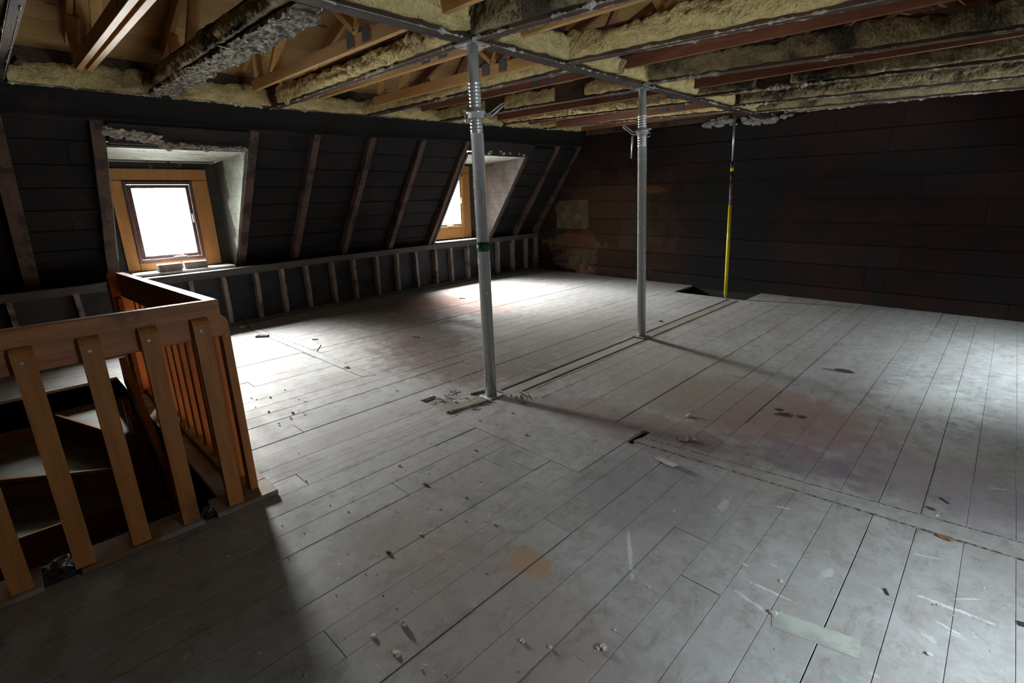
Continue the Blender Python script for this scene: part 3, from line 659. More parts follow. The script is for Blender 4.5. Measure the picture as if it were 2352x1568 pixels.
# ceiling joists
def joist(y0, y1, xa, xb, za, zb, w, h, label, fm='foam', fh=.14, seed=1, gaps=(), face=-1, shred=1.0, sooty=(), foam_on=True):
    root = thing('ceiling_joist', label, 'joist', (xa, y0, za), 'ceiling joists')
    mb = MB(); a, b = Vector((xa, y0, za)), Vector((xb, y1, zb)); mb.beam(a+Vector((0, 0, h/2)), b+Vector((0, 0, h/2)), w, h, (0, 0, 1), .004, 8, .003)
    mb.build('timber', M['joist'], root); n = Vector((0, face, 0))
    if foam_on: foam(a+n*w/2+Vector((0, 0, .02)), b+n*w/2+Vector((0, 0, .02)), n, fh, .05, seed, root, mat=fm, gaps=gaps)
    if shred:
        shreds(a+n*w*.5, b+n*w*.5, n, seed+200, root, shred, .014); shreds(a-n*w*.3, b-n*w*.3, n, seed+300, root, shred*.7, .012)
    return root
zl = lambda y: lin(y, (.4, 1.42, 2.42, 3.54, 4.66, 5.84, 6.8), (2.43, 2.44, 2.405, 2.43, 2.456, 2.512, 2.51))
J0 = joist(.36, .36, -5.79, BX0-.005, zl(.4), BZ, .06, .17, 'ceiling joist in the top left corner of the picture', 'foam_soot_shade', .14, 1, shred=1.6)
mb = MB(); mb.beam((-5.45, .43, 2.50), (-5.12, .46, 2.47), .05, .035, (0, 0, 1), .003, 6, .006); mb.build('broken_stub', M['joist'], J0)
J1 = joist(1.418, 1.418, -5.79, BX0-.005, zl(1.42), BZ, .17, .17, 'thick grimy joist with ragged plaster underside, above the near window', 'foam_soot_shade', .13, 2, shred=2.0)
rnd = random.Random(77); mb = MB(); n = 210; prev = None
for i in range(n+1):
    q = i/n; xx = -5.78+q*2.95; zz = zl(1.42)+(BZ-zl(1.42))*q; row = []
    for k in range(9):
        yy = 1.418+(-.098+.196*k/8)*(1+.14*noise.noise(Vector((xx*14, k*.3, 1))))
        d = .014+.034*noise.noise(Vector((xx*7, yy*15, 2)))+.016*noise.noise(Vector((xx*22+yy*12, yy*40, 4)))
        if k in (0, 8): d += .012*noise.noise(Vector((xx*40, k, 9)))
        row.append(mb.bm.verts.new((xx, yy, zz-max(.001, d))))
    row += [mb.bm.verts.new((xx, 1.418+.09, zz+.012)), mb.bm.verts.new((xx, 1.418-.09, zz+.012))]
    if prev:
        for k in range(11): mb.bm.faces.new((prev[k], prev[(k+1) % 11], row[(k+1) % 11], row[k]))
    else: mb.bm.faces.new(row)
    prev = row
mb.bm.faces.new(prev[::-1]); mb.build('plaster_crust', M['crust'], J1)
mb = MB()
for i in range(46):
    q = rnd.random(); xx = -5.75+q*2.9; zz = zl(1.42)+(BZ-zl(1.42))*q-.02; l = rnd.uniform(.03, .08); a = rnd.uniform(0, 6.28); ww = rnd.uniform(.004, .012)
    c = Vector((xx, 1.418+rnd.choice((-1, -1, 1))*rnd.uniform(.05, .09), zz)); d = Vector((math.cos(a), math.sin(a), rnd.uniform(-.5, .3)))*l; e = Vector((-math.sin(a), math.cos(a), rnd.uniform(-.4, .4)))*ww
    u = Vector((0, 0, rnd.uniform(.003, .006))); mb.hexa([c-e, c+d-e*.3, c+d+e*.3, c+e, c-e+u, c+d-e*.3+u, c+d+e*.3+u, c+e+u])
tag(mb.build('plaster_shards', M['shred'], J1), None, None, None, 'stuff')
J2 = joist(2.422, 2.422, -5.79, BX0-.005, zl(2.42), BZ, .075, .19, 'foam covered joist running from the wall to the front prop', 'foam', .15, 3, gaps=((0, .10),), shred=1.2)
mb = MB(); mb.blob((-5.33, 2.37, 2.50), .085, .4, 3, (1, .55, 1), 3); mb.build('foam_lump', M['foam'], J2)
J3 = joist(3.543, 3.543, -5.79, BX0-.005, zl(3.54), BZ, .07, .18, 'foam covered joist passing just behind the front prop', 'foam', .14, 4)
J4 = joist(4.659, 4.659, -5.79, BX0-.005, zl(4.66), BZ, .07, .18, 'patchy foamed joist meeting the main beam at the back prop', 'foam', .14, 5, gaps=((.30, .42), (.66, .80)))
J5 = joist(5.837, 5.837, -5.79, BX0-.005, zl(5.84), BZ, .07, .18, 'second foamed joist from the end wall, window side', 'foam', .13, 6)
J6 = joist(6.79, 6.79, -5.79, BX0-.005, zl(6.8), BZ, .07, .18, 'foamed joist nearest the end wall, window side', 'foam', .14, 7)
zr = lambda x: BZ-.028*(x-BX1)
XE = XM+5.79
joist(1.32, 1.32, BX1+.004, XE, BZ, zr(XE), .07, .18, 'joist above the top edge of the picture, right of the main beam', 'foam_soot_shade', .14, 8)
joist(2.43, 2.43, BX1+.004, XE, BZ, zr(XE), .09, .20, 'brown grimy joist right of the front prop head', 'foam_soot_shade', .19, 9, shred=1.3)
joist(3.35, 3.35, BX1+.004, XE, BZ, zr(XE), .075, .19, 'wide foamed joist between the two props, right of the main beam', 'foam', .17, 10, shred=1.2)
joist(4.484, 4.484, BX1+.004, XE, BZ, zr(XE), .07, .18, 'smoke blotched joist running right from the back prop', 'foam_soot_shade', .16, 11, shred=1.2)
joist(5.517, 5.517, BX1+.004, XE, BZ, zr(XE), .065, .18, 'third joist from the end wall, right of the main beam', 'foam_soot_shade', .15, 12, gaps=((.20, .30),), shred=1.4)
joist(6.45, 6.45, BX1+.004, XE, BZ, zr(XE), .065, .18, 'second joist from the end wall, right of the main beam', 'foam_soot_shade', .15, 13, gaps=((.0, .04),), shred=1.2)  # darker foam copy here stands in for the ceiling's shade
joist(7.2, 7.2, BX1+.004, XE, BZ+.005, zr(XE), .06, .18, 'joist nearest the end wall, right of the main beam', 'foam_soot_shade', .14, 14, shred=1.2)
led = thing('ledger_board', 'foamed ledger board along the top of the end wall', 'timber', (-2.6, 7.9, 2.45))
mb = MB(); mb.beam((-5.72, 7.905, 2.58), (XE-.03, 7.905, 2.58), .05, .20, (0, 0, 1), .004, 8, .002); mb.build('timber', M['joist'], led)
foam((-2.4, 7.878, 2.475), (XE, 7.878, 2.44), (0, -1, 0), .16, .05, 33, led, mat='foam_soot_shade'); shreds((-3.5, 7.875, 2.475), (XE, 7.875, 2.45), (0, -1, 0), 31, led, 1.5, .02)
rnd = random.Random(5); mb = MB()
for i in range(26): mb.blob((rnd.uniform(-3.5, -2.35), 7.875-rnd.uniform(0, .03), rnd.uniform(2.40, 2.50)), rnd.uniform(.02, .06), .5, 2, (1.4, .6, .8), i)
mb.build('plaster_lump', M['debris'], led)

# ------------------------------------------------------------------ roof: trusses and board deck
SL, XH, ZH, XP = .38, -5.75, 2.60, -2.65
def roof_z(x): return ZH+.16+SL*((x-XH) if x < XP else (XM-x-XH))
def truss(y, label, flip=0):
    pm = M['pine_red'] if y > 4 else M['pine']
    root = thing('roof_truss', label, 'truss', (XP, y, 2.5), 'new roof trusses above the joists')
    mb = MB(); mb.beam((-5.38, y, 2.535), (XM+5.38, y, 2.535), .04, .09, (0, 0, 1), .002); mb.build('bottom_chord', pm, root)
    for s in (0, 1):
        m = (lambda x: x) if s == 0 else (lambda x: XM-x)
        mb = MB(); mb.beam((m(-5.60), y, roof_z(-5.60)-.075), (m(XP-.005), y, roof_z(XP)-.075), .04, .09, (0, 0, 1), .002); mb.build('top_chord', pm, root)
        for xa, xb in ((-3.45, -4.25), (-3.45, -2.72), (-4.9, -4.25), (-5.25, -5.25)):
            mb = MB(); mb.beam((m(xa), y, 2.585), (m(xb), y, roof_z(xb)-.125), .036, .08, (0, 1, 0), .002); mb.build('web', pm, root)
        if s == 0:
            for dx in (-.12, .09):
                mb = MB(); mb.box(-3.42+dx-.045, -3.42+dx+.045, y-.024, y-.0205, 2.505, 2.60); mb.build('nail_plate', M['nailplate'], root)
TY = [(.15, 'roof truss left of the paired pale timbers, at the picture edge'), (.80, 'left half of the paired pale roof timbers at the top left'), (.865, 'right half of the paired pale roof timbers at the top left'),
      (1.45, 'roof truss above the thick grimy joist'), (2.10, 'pale roof truss with two nail plates, beyond the grimy joist'), (2.75, 'roof truss whose pale edge ends at the front prop head'),
      (3.40, 'roof truss directly above the joist behind the front prop'), (4.05, 'roof truss with reddish edge between the two props'), (4.70, 'roof truss above the back prop head'), (5.35, 'third roof truss from the end wall'),
      (6.0, 'roof truss above the far window'), (6.65, 'second roof truss from the end wall'), (7.30, 'roof truss nearest the end wall')]
for y, lab in TY: truss(y, lab)
mb = MB(); rnd = random.Random(9); nb = 19
for s in (0, 1):
    m = (lambda x: x) if s == 0 else (lambda x: XM-x)
    xs = [-6.25+(XP+6.25)*i/nb for i in range(nb+1)]
    for a, b in zip(xs, xs[1:]):
        cuts = [YB-.1]+sorted(rnd.uniform(YB, YF) for _ in range(3))+[YF+.1]
        for p, q in zip(cuts, cuts[1:]):
            if q-p < .03: continue
            g = rnd.uniform(.0015, .004); za, zb = roof_z(a)-.028, roof_z(b)-.028
            mb.hexa([(m(a+g), p+.001, za), (m(b-g), p+.001, zb), (m(b-g), q-.001, zb), (m(a+g), q-.001, za), (m(a+g), p+.001, za+.02), (m(b-g), p+.001, zb+.02), (m(b-g), q-.001, zb+.02), (m(a+g), q-.001, za+.02)])
ceiling = struct(mb.build('ceiling', M['pine_deck']), 'underside of the roof in pale knotty pine boards', 'ceiling')
mb = MB()
for s in (0, 1):
    m = (lambda x: x) if s == 0 else (lambda x: XM-x); za, zb = roof_z(-6.5)-.006, roof_z(XP)-.006
    mb.hexa([(m(-6.5), YB-.2, za), (m(XP), YB-.2, zb), (m(XP), YF+.2, zb), (m(-6.5), YF+.2, za), (m(-6.5), YB-.2, za+.06), (m(XP), YB-.2, zb+.06), (m(XP), YF+.2, zb+.06), (m(-6.5), YF+.2, za+.06)])
    mb.box(*sorted((m(-6.5), m(-5.9))), YB-.2, YF+.2, 2.66, 2.74)
mb.build('roof_felt', M['under'], ceiling)

# ------------------------------------------------------------------ end walls
mb = MB(); zz = [-2.4, -1.6, -.9, -.5, -.1, .182, .49, .77, 1.05, 1.35, 1.63, 1.91, 2.19, 2.47, 2.8, 3.2, 3.7, 4.2]; rnd = random.Random(15)
for a, b in zip(zz, zz[1:]):
    cuts = [-7.25]+sorted(rnd.uniform(-6.9, 1.3) for _ in range(2))+[XM+7.25]
    if abs(a-.49) < .01: cuts = [-7.25, -5.0, -.9, XM+7.25]
    if abs(a-1.05) < .01: cuts = [-7.25, -3.05, -.2, XM+7.25]
    for p, q in zip(cuts, cuts[1:]):
        if q-p > .05: mb.box(p+.0015, q-.0015, YF+rnd.uniform(0, .003), YF+.03, a+.002, b-rnd.uniform(.003, .007), .0015)
wf = struct(mb.build('wall_far', M['farwall']), 'dark red brown end wall of scorched horizontal boards', 'wall')
mb = MB(); mb.box(-7.4, XM+7.4, YF+.03, YF+.12, -2.4, 4.3); mb.build('wall_backing', M['under'], wf)
def paper(pts, label, m):
    mb = MB(); mb.prism([(x, YF-.0035, z) for x, z in pts], (0, .002, 0)); return tag(mb.build('wall_paper_scrap', m, loc=(pts[0][0], YF-.0035, pts[0][1])), label, 'paper', 'paper scraps on the end wall')
paper([(-6.36, 1.36), (-5.68, 1.38), (-5.66, .87), (-5.74, .85), (-6.42, .84), (-6.42, 1.12), (-6.47, 1.2)], 'large stained paper square stuck on the end wall near the left corner', M['paper'])
paper([(-6.12, .30), (-5.88, .33), (-5.83, .28), (-5.86, .05), (-6.1, .09)], 'pale torn paper scrap low on the end wall', M['paper'])
paper([(-5.80, .29), (-5.67, .31), (-5.61, .42), (-5.64, .27), (-5.66, .06), (-5.76, .10)], 'narrow curled paper scrap low on the end wall, right of the pale scrap', M['paper'])
mb = MB()
for a, b in zip(zz, zz[1:]): mb.box(-7.25, XM+7.25, YB-.03, YB, a+.002, b-.004, .0015)
wb_ = struct(mb.build('wall_back', M['soot_plank']), 'dark board wall behind the camera', 'wall')
mb = MB(); mb.box(-7.4, XM+7.4, YB-.14, YB-.03, -.3, 4.3); mb.build('wall_backing', M['under'], wb_)

# ------------------------------------------------------------------ stairwell and stairs
st = thing('staircase', 'narrow winding staircase with pale treads inside the railing', 'staircase', (-4.2, 0, 0))
def slab(pts, z, t, m, name): 
    mb = MB(); mb.prism([(x, y, z-t) for x, y in pts], (0, 0, t)); return mb.build(name, m, st)
def riser(p, q, z0, z1, nose=True):
    mb = MB(); p, q = Vector((*p, 0)), Vector((*q, 0)); d = (q-p).normalized(); n = Vector((d.y, -d.x, 0))*.02
    mb.prism([p+Vector((0, 0, z0)), q+Vector((0, 0, z0)), q+n+Vector((0, 0, z0)), p+n+Vector((0, 0, z0))], (0, 0, z1-z0)); mb.build('riser', M['step'], st)
    if nose:
        mb = MB(); mb.beam(p-n*.6+Vector((0, 0, z1+.014)), q-n*.6+Vector((0, 0, z1+.014)), .035, .028, (0, 0, 1), .008); mb.build('nosing', M['step'], st)
Nw = (-4.25, .50)
slab([Nw, (-5.52, .07), (-5.52, .56), (-4.25, .56)], -.19, .03, M['tread'], 'tread'); riser(Nw, (-5.52, .07), -.38, -.19)
slab([Nw, (-5.52, .07), (-5.52, -.9), (-5.25, -.9)], -.38, .03, M['tread'], 'tread'); riser(Nw, (-5.25, -.9), -.57, -.38)
slab([Nw, (-5.25, -.9), (-4.22, -.9)], -.57, .03, M['tread'], 'tread'); riser((-4.20, .50), (-4.22, -.9), -.76, -.57)
for k in range(6):
    xa = -4.21+k*.265; z = -.76-.19*k
    slab([(xa, -.9), (xa+.265, -.9), (xa+.265, .5), (xa, .5)], z, .03, M['tread'], 'tread'); riser((xa+.262, .5), (xa+.262, -.9), z-.19, z)
mb = MB(); mb.box(-5.56, -5.53, -1.6, .57, -2.6, -.026); mb.box(-5.53, -2.68, .57, .60, -2.6, -.026); mb.box(-5.53, -2.68, -1.63, -1.6, -2.6, -.026); mb.box(-2.68, -2.65, -1.6, .57, -2.6, -.026)
mb.build('well_lining', M['step'], st)
mb = MB(); mb.box(-5.6, -2.6, -1.7, .7, -2.62, -2.58); mb.build('lower_landing', M['under'], st)
mb = MB(); mb.prism([(-4.47, .50, .42), (-4.20, .50, .22), (-3.3, .50, -.52), (-3.3, .50, -.72), (-4.40, .50, .16), (-4.50, .50, .22)], (0, .04, 0)); mb.build('lower_rail', M['step'], st)
for k in range(6):
    xa = -4.44+k*.135; zt = .14-.115*k
    mb = MB(); mb.prism([(xa-.03, .455, zt-.62), (xa+.03, .455, zt-.62), (xa+.03, .455, zt-.02), (xa+.012, .455, zt), (xa-.012, .455, zt), (xa-.03, .455, zt-.02)], (0, .04, 0)); mb.build('lower_baluster', M['step'], st)

# railings
fr = thing('stair_railing', 'brown wooden front stair railing with flat balusters screwed on', 'railing', (-2.6, -.3, 0))
RX = -2.585
mb = MB(); mb.box(RX-.04, RX, -1.55, .70, .885, 1.06, .004); mb.build('top_rail', M['oak_y'], fr)
mb = MB(); mb.box(-2.70, -2.53, -1.58, -.13, .002, .028, .003); mb.box(-2.70, -2.53, -.012, .452, .002, .028, .003); mb.box(-2.70, -2.53, .508, .80, .002, .028, .003); mb.build('base_board', M['oak_dust'], fr)
mb = MB(); mb.box(-2.69, -2.56, -.129, -.013, .001, .012); mb.build('base_gap_filler', M['under'], fr); mb = MB(); mb.box(-2.69, -2.56, .453, .507, .001, .010); mb.build('base_gap_filler', M['under'], fr)
def baluster(y, parent):
    mb = MB(); w = .034
    mb.prism([(RX+.0005, y-w, .029), (RX+.036, y-w, .029), (RX+.036, y-w, .962), (RX+.030, y-w, .976), (RX+.018, y-w, .985), (RX+.0005, y-w, .988)], (0, 2*w, 0))
    b = mb.build('baluster', M['oak'], parent)
    mb = MB(); mb.tube((RX+.0365, y-.006, .935), (RX+.0385, y-.006, .935), .006, 12); s = mb.build('screw_head', M['galv_plate'], b); return b
b0 = baluster(.604, fr)
for k in range(1, 10):
    c = b0.copy(); COL.objects.link(c); c.parent = fr; c.location = (0, -.1985*k, 0)
    s = b0.children[0].copy(); COL.objects.link(s); s.parent = c
sr = thing('side_railing', 'brown wooden side railing running from the front corner to the newel post', 'railing', (-3.8, .67, 0))
mb = MB(); mb.prism([(-2.588, .655, .885), (-2.588, .655, 1.058), (-4.86, .655, .985), (-4.86, .655, .805)], (0, .045, 0)); mb.build('top_rail', M['oak_x'], sr)
mb = MB(); mb.box(-4.86, -2.701, .66, .80, .002, .028, .003); mb.build('base_board', M['oak_dust'], sr)
first = None
for k in range(12):
    xx = -2.66-.185*k; zt = .975-.032*(-xx-2.59)
    mb = MB(); w = .032
    mb.prism([(xx-w, .7005, .029), (xx-w, .737, .029), (xx-w, .737, zt-.03), (xx-w, .728, zt-.008), (xx-w, .715, zt), (xx-w, .7005, zt)], (2*w, 0, 0)); mb.build('baluster', M['oak'], sr)
nw = thing('newel_post', 'wide orange brown newel post at the far end of the side railing', 'post', (-4.95, .66, 0))
mb = MB(); mb.prism([(-5.03, .60, -.36), (-4.865, .60, -.36), (-4.865, .60, .93), (-4.90, .60, .985), (-4.97, .60, .94), (-5.03, .60, .86)], (0, .16, 0)); mb.build('post', M['oak'], nw)
mb = MB(); mb.box(-4.862, -4.80, .615, .65, .002, .80, .003); mb.build('fillet', M['step'], nw)
for (x, y, s, lab, big) in ((-2.60, -.07, 0, 'crumpled shiny grey metal fitting in the gap of the railing base, near the left edge', 1), (-2.58, .478, 1, 'small crushed grey metal piece in the base gap near the railing corner', .6)):
    root = thing('metal_fitting', lab, 'scrap', (x, y, .012), 'crumpled fittings in the railing base')
    mb = MB()
    for i in range(7):
        a = i*.9+s; r = .035*big; c = Vector((x+math.cos(a)*.02*big, y+math.sin(a)*.028*big, .016+.007*i*big)); d = Vector((math.cos(a+.7), math.sin(a+.7), .25*math.sin(i*2)))*r; e = Vector((-math.sin(a), math.cos(a), .3))*r*.6
        u = Vector((0, 0, .004)); mb.hexa([c-d-e, c+d-e, c+d+e, c-d+e, c-d-e+u, c+d-e+u, c+d+e+u, c-d+e+u])
    mb.build('sheet', M['crumple'], root)
    mb = MB(); mb.wire([(x+.035*big*math.cos(t*.5), y+.035*big*math.sin(t*.5), .05*big+.015+.01*math.sin(t*.5)) for t in range(0, 11)], .006*big, 8); mb.blob((x-.005, y+.01, .04*big+.012), .022*big, .1, 2, (1.3, 1, .7)); mb.build('ring', M['galv_plate'], root, smooth=True)

# ------------------------------------------------------------------ steel props and telescopic pole
def prop(base, top, label, zs, hflip, tape):
    b, t = Vector(base), Vector(top); root = thing('steel_prop', label, 'prop', base, 'steel props under the main beam')
    L_ = (t-b).length; d = (t-b).normalized(); at = lambda z: b+d*(z-b.z)/d.z
    zc, zt0, zt1 = zs                             # collar height, upper thread end, lower thread end
    R0_, R1_ = .044, .0365
    mb = MB(); mb.box(b.x-.07, b.x+.07, b.y-.07, b.y+.07, b.z, b.z+.008, .002); mb.build('base_plate', M['galv_plate'], root)
    prof = [(0, R0_), (zt1-b.z, R0_)]; z = zt1-b.z
    while z < zc-.05-b.z: prof += [(z, R0_+.001), (z+.006, R0_-.003), (z+.012, R0_-.003), (z+.018, R0_+.001)]; z += .022
    prof.append((zc-.05-b.z, R0_)); mb = MB(); mb.lathe(b+d*.008, t, prof, 32); mb.build('outer_tube', M['galv'], root)
    a = at(zc-.045); z = .0; prof = [(0, R1_)]; zz_ = zt0-(zc-.045)
    while z < zz_: prof += [(z, R1_+.001), (z+.005, R1_+.005), (z+.011, R1_+.005), (z+.016, R1_+.001)]; z += .022
    prof.append(((t-a).length-.008, R1_)); mb = MB(); mb.lathe(a, t, prof, 32); mb.build('inner_tube', M['galv'], root)
    mb = MB(); c = at(zc); mb.lathe(c-d*.03, c+d*.03, [(0, .05), (.004, .056), (.028, .056), (.03, .066), (.044, .066), (.046, .05), (.06, .048)], 32); nut = mb.build('collar_nut', M['galv'], root)
    s = -1 if hflip else 1; side_v = Rv.copy(); side_v.z = 0; side_v.normalize(); q = side_v*s
    mb = MB(); mb.wire([c+q*.05-Vector((0, 0, .005)), c+q*.09, c+q*.17+Vector((0, 0, .055)), c+q*.19+Vector((0, 0, .062)), c+q*.185+Vector((0, 0, .045)), c+q*.10-Vector((0, 0, .02)), c+q*.055-Vector((0, 0, .025))], .0055, 8); mb.build('handle', M['galv_plate'], nut)
    mb = MB(); mb.beam(c-q*.05+Vector((0, 0, .022)), c-q*.085+Vector((0, 0, .022)), .03, .014, (0, 0, 1), .003); mb.wire([c-q*.05-Vector((0, 0, .01)), c-q*.075-Vector((0, 0, .01)), c-q*.072-Vector((0, 0, .045)), c-q*.05-Vector((0, 0, .05))], .006, 8); mb.build('lug', M['galv_plate'], nut)
    if hflip:
        mb = MB(); e = c+q*.08-Vector((0, 0, .03)); mb.wire([e, e+q*.012-Vector((0, 0, .01)), e+q*.014-Vector((0, 0, .21))], .0075, 8); mb.build('locking_pin', M['galv_plate'], root)
    mb = MB(); tx, ty, tz = t; h = .085
    ring = lambda r, z_: [(tx+sx_*r, ty+sy_*r, z_) for sx_, sy_ in ((-1, -1), (1, -1), (1, 1), (-1, 1))]
    o1, o0 = ring(h, tz-.0005), ring(h, tz-.012); mb.prism(o0, (0, 0, .0115))
    head = mb.build('head_plate', M['galv_plate'], root)
    mb = MB()
    for sx_ in (-1, 1):
        for sy_ in (-1, 1):
            for kk in (0, 1): mb.box(tx+sx_*.058-.012, tx+sx_*.058+.012, ty+sy_*(.058-.02*kk)-.004, ty+sy_*(.058-.02*kk)+.004, tz-.0135, tz-.0119)
    mb.build('slot', M['black_plastic'], head)
    if tape:
        a = at(tape[0]); mb = MB(); mb.lathe(a, t, [(0, R0_+.0015), (tape[1]-tape[0], R0_+.0015)], 32); mb.build('green_tape', M['tape'], root)
    return root
prop((-2.661, 2.487, 0), (-2.69, 2.455, BZ), 'front galvanized steel prop with green tape band', (2.02, 2.20, 1.89), False, (1.115, 1.177))
prop((-2.637, 4.715, 0), (-2.69, 4.585, BZ), 'back galvanized steel prop beyond the front one', (2.05, 2.20, 1.91), True, None)
pl = thing('telescopic_pole', 'thin yellow and silver telescopic pole braced against the ceiling by the end wall', 'pole', (-2.72, 7.22, 0))
pb, pt = Vector((-2.735, 7.225, .0)), Vector((-2.80, 7.10, 2.43)); pd = (pt-pb).normalized(); pz = lambda z: pb+pd*(z/pd.z)
for nm, m, z0, z1, r in (('foot', 'pole_steel', 0, .05, .016), ('lower_tube', 'yellow', .05, 1.30, .036), ('middle_tube', 'maroon', 1.30, 1.585, .030), ('grip', 'black_plastic', 1.585, 1.735, .031), ('clamp_band', 'yellow', 1.735, 1.785, .034), ('clamp', 'black_plastic', 1.785, 1.85, .037), ('upper_tube', 'pole_steel', 1.85, 2.425, .020)):
    mb = MB(); mb.tube(pz(z0), pz(z1), r*.62, 20); mb.build(nm, M[m], pl)
mb = MB(); mb.beam(pz(1.82)+Vector((.022, -.01, -.03)), pz(1.82)+Vector((.042, -.01, .03)), .012, .02, (0, 1, 0), .003); mb.build('clamp_lever', M['black_plastic'], pl)

# ------------------------------------------------------------------ loose things
def brick(x, y, z, rot, label):
    mb = MB(); mb.box(-.055, .055, -.118, .118, 0, .082, .006); bmesh.ops.subdivide_edges(mb.bm, edges=mb.bm.edges[:], cuts=2, use_grid_fill=True)
    for v in mb.bm.verts: v.co += Vector((1, 1, 1))*.004*noise.noise(v.co*30+Vector((x, y, z))*5)
    if y < 1.5: mb.blob((-.02, -.105, .03), .02, .4, 2)
    o = mb.build('brick', M['brick']); o.location = (x, y, z); o.rotation_euler = (0, 0, rot); LOC[o.name] = Vector((x, y, z)); return tag(o, label, 'brick', 'bricks on the near window sill')
brick(-6.875, 1.43, .736, .03, 'dusty brick on the near window sill, left of the two')
brick(-6.90, 1.70, .736, -.10, 'dusty brick on the near window sill, right of the two')
rnd = random.Random(31)
def lump(x, y, r, m, label, sq=(1, 1, .8), jag=.45, name='plaster_lump', cat='lump', z=0.0, grp=None, n=3):
    mb = MB()
    for i in range(n):
        k = 1 if i == 0 else rnd.uniform(.35, .6); r_ = r*.68; mb.blob((x+(0 if i == 0 else rnd.uniform(-1, 1)*r*.8), y+(0 if i == 0 else rnd.uniform(-1, 1)*r*.8), z+r_*k*sq[2]*.75), r_*k, jag, 2, sq, i+x)
    return tag(mb.build(name, M[m], loc=(x, y, z)), label, cat, grp)
G = 'plaster lumps on the floor'
lump(-1.342, 3.127, .024, 'plaster', 'pale plaster lump on the stained floor right of the front prop', (1.4, 1, .8), grp=G)
lump(-.362, 1.718, .016, 'plaster', 'white plaster lump at the left end of the pale floor patch', (1.2, 1, .8), grp=G)
lump(-.736, 1.171, .017, 'plaster', 'biggest pale plaster lump in the bottom foreground', grp=G)
lump(-.957, 1.003, .012, 'plaster', 'single yellowish plaster lump in the bottom foreground', grp=G, n=1)
lump(-1.321, .761, .014, 'plaster', 'upright pale plaster lump in the lower left foreground', (1, 1, 1.3), grp=G, n=2)
lump(-1.241, .675, .013, 'plaster', 'cluster of small plaster bits near the bottom edge', (1.6, 1, .6), grp=G, n=5)
lump(-1.36, .66, .012, 'plaster', 'pair of plaster bits left of the bottom edge cluster', (1.4, 1, .7), grp=G, n=3)
lump(-4.139, 2.069, .028, 'plaster', 'plaster lump lying on the partition mark near the side railing', (1.4, 1, .7), grp=G)
lump(-6.55, 1.97, .03, 'white_paint', 'white crumbs at the foot of the short wall below the near window', (1.6, 1, .6), grp=G, n=4)
lump(-.528, 1.906, .012, 'plaster', 'flat white chip on a board seam in the right foreground', (1.8, .9, .35), name='plaster_chip', cat='chip', grp='flat chips', n=1)
lump(-.444, 1.983, .012, 'plaster', 'flat white chip just right of the seam chip', (1.9, .8, .3), name='plaster_chip', cat='chip', grp='flat chips', n=1)
lump(-1.699, .939, .018, 'redwood_chip', 'brown curled wood chip left of the orange stain', (1.4, .7, .5), name='wood_chip', cat='chip', grp='wood chips', n=1)
lump(-2.018, 1.379, .018, 'redwood_chip', 'brown leaf shaped chip in the middle of the floor', (1.5, .7, .35), name='wood_chip', cat='chip', grp='wood chips', n=1)
lump(.052, 2.665, .026, 'orange_chip', 'orange chip lying in the partition mark at the right', (1.5, .7, .45), name='brick_chip', cat='chip', grp='wood chips', n=1)
lump(-.016, 2.893, .02, 'redwood_chip', 'dark red chip above the partition mark at the right', (1.4, .8, .4), name='wood_chip', cat='chip', grp='wood chips', n=1)
lump(-2.791, 5.437, .028, 'bark', 'dark leaf scrap right of the back prop foot', (1.5, .8, .3), name='leaf_scrap', cat='leaf', grp='wood chips', n=1)
def stick(x, y, l, w, h, a, m, label, name='splinter', lift=0.0):
    mb = MB(); d = Vector((math.cos(a), math.sin(a), 0))*l/2; c = Vector((x, y, h/2+.0015)); mb.beam(c-d, c+d+Vector((0, 0, lift)), w, h, (0, 0, 1), h*.2, 5, w*.08)
    return tag(mb.build(name, M[m], loc=(x, y, 0)), label, 'splinter', 'splinters on the floor')
stick(-5.889, 1.975, .14, .05, .02, .9, 'bark', 'dark wood block on the bright floor below the near window', 'wood_block')
stick(.33, 2.27, .10, .022, .006, .3, 'bark', 'black flake at the right edge of the picture', 'black_flake')
stick(.02, 3.02, .05, .008, .005, -.8, 'bark', 'thin dark splinter right of the purple stain')
stick(-.08, 2.12, .035, .006, .005, -1.1, 'bark', 'thin dark splinter in the right foreground')
stick(-5.3, 2.32, .07, .012, .008, .7, 'bark', 'splinter beside the partition mark, nearest the window')
stick(-4.85, 2.15, .06, .012, .008, 1.9, 'bark', 'upturned splinter on the partition mark', lift=.05)
stick(-5.75, 4.85, .10, .012, .008, .4, 'bark', 'splinter on the reddish floor under the far window')
stick(-4.5, 3.1, .08, .02, .01, .3, 'bark', 'short dark splinter on the floor left of the front prop')
stick(-1.16, 2.44, .15, .04, .006, -.35, 'paint_flake', 'curled grey floor paint flake beside the partition mark', 'paint_flake', .02)
stick(-1.204, 2.79, .10, .06, .008, .5, 'cloth', 'purple striped cloth scrap at the partition mark', 'cloth_scrap', .012)
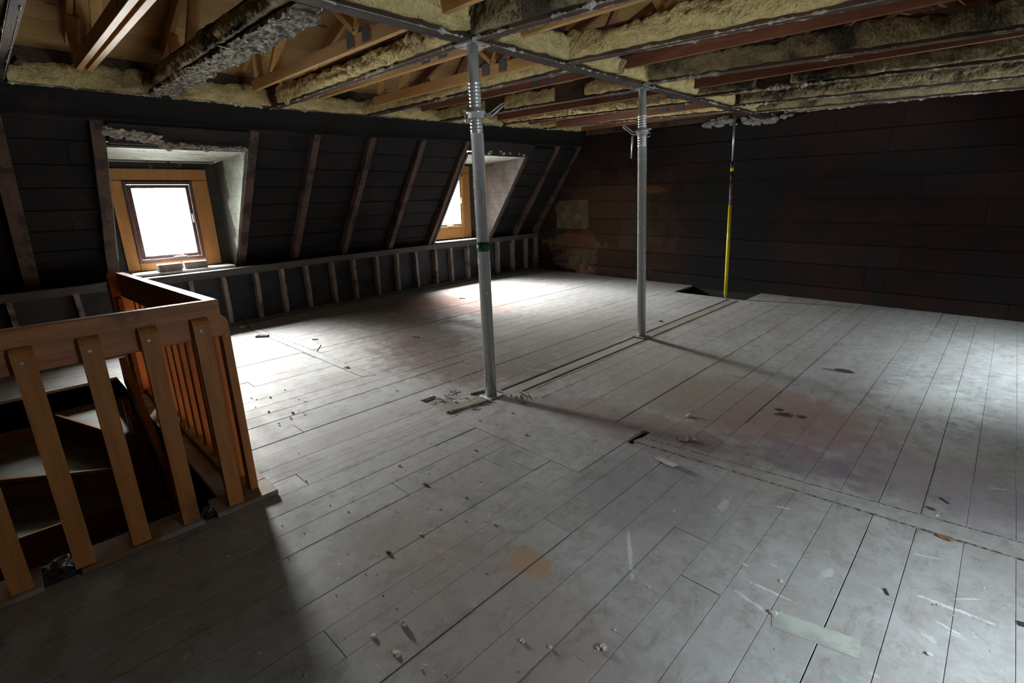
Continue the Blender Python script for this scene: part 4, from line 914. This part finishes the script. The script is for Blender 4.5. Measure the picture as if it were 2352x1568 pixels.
# broken boards around the front prop foot
bk = thing('broken_board', 'splintered floor board end at the foot of the front prop', 'board', (-2.8, 2.3, 0))
mb = MB(); mb.beam((-2.70, 2.05, .004), (-2.63, 2.40, .008), .09, .014, (0, 0, 1), .002, 5, .003); mb.build('board', M['scar_y'], bk)
mb = MB(); mb.beam((-2.82, 2.40, .005), (-2.74, 2.56, .03), .06, .012, (0, 0, 1), .002, 4, .003); mb.build('lifted_end', M['scar_y'], bk)
mb = MB(); rnd = random.Random(3)
for i in range(34):
    x, y = -2.98+rnd.random()*.42, 2.08+rnd.random()*.28; a = rnd.uniform(-.6, 2.2); l = rnd.uniform(.02, .07); d = Vector((math.cos(a), math.sin(a), rnd.uniform(0, .25)))*l; mb.beam(Vector((x, y, .004)), Vector((x, y, .004))+d, .006, .004, (0, 0, 1))
mb.build('splinters', M['debris'], bk)
fb = thing('fibre_clump', 'torn red brown fibres in the floor gap right of the front prop', 'scrap', (-2.45, 2.62, 0))
mb = MB(); rnd = random.Random(8)
for i in range(60):
    x, y = -2.52+rnd.random()*.15, 2.55+rnd.random()*.13; a = rnd.uniform(0, 6.3); l = rnd.uniform(.015, .05); d = Vector((math.cos(a), math.sin(a), rnd.uniform(.1, .7)))*l; mb.beam(Vector((x, y, -.012)), Vector((x, y, -.012))+d, .007, .004, (0, 0, 1))
mb.build('fibres', M['redwood_chip'], fb)
mb = MB()
for i in range(14):
    x, y = -3.75+rnd.uniform(-.35, .35), 1.30+rnd.uniform(-.16, .16); mb.blob((x, y, .006), rnd.uniform(.004, .0095), .5, 1, (1.3, 1, .6), i)
tag(mb.build('black_crumbs', M['bark']), 'black crumbs scattered right of the side railing', 'crumbs', None, 'stuff')
# thin dark cable hanging down the short wall
mb = MB(); x0 = kx(1.97)+.03
mb.wire([(x0-.03, 1.93, .62), (x0+.01, 1.95, .55), (x0+.03, 1.955, .40), (x0+.02, 1.99, .22), (x0+.04, 2.02, .07), (x0+.10, 2.06, .012), (x0+.22, 2.02, .006)], .005, 8)
tag(mb.build('cable', M['black_plastic'], loc=(x0, 1.95, 0)), 'thin dark cable hanging down the short wall below the near window', 'cable')
# foam remains over the dormer openings
mb = MB(); rnd = random.Random(12)
for i in range(14):
    y = 1.02+i*.032+rnd.uniform(-.01, .01); mb.blob((-5.81, y-.04, 2.10-.0006*i*i+rnd.uniform(-.015, .015)), rnd.uniform(.022, .058), .7, 3, (.6, 1.2, .8), i)
for i in range(22):
    y = 1.45+i*.03; mb.blob((-5.83, y, 2.005+rnd.uniform(-.01, .01)), rnd.uniform(.010, .030), .7, 2, (.7, 1.3, .8), i)
tag(mb.build('foam_remains', M['shred'], loc=(-5.9, 1.3, 2.05)), 'torn brownish foam remains above the near window bay', 'foam', 'foam remains over the window bays')
mb = MB()
for i in range(9): mb.blob((-5.80, 5.55+rnd.uniform(0, .85), 2.12+rnd.uniform(-.015, .03)), rnd.uniform(.015, .034), .5, 2, (.8, 1.2, .8), i)
tag(mb.build('foam_remains', M['shred'], loc=(-5.9, 6, 2.12)), 'pale foam bits above the far window bay', 'foam', 'foam remains over the window bays')
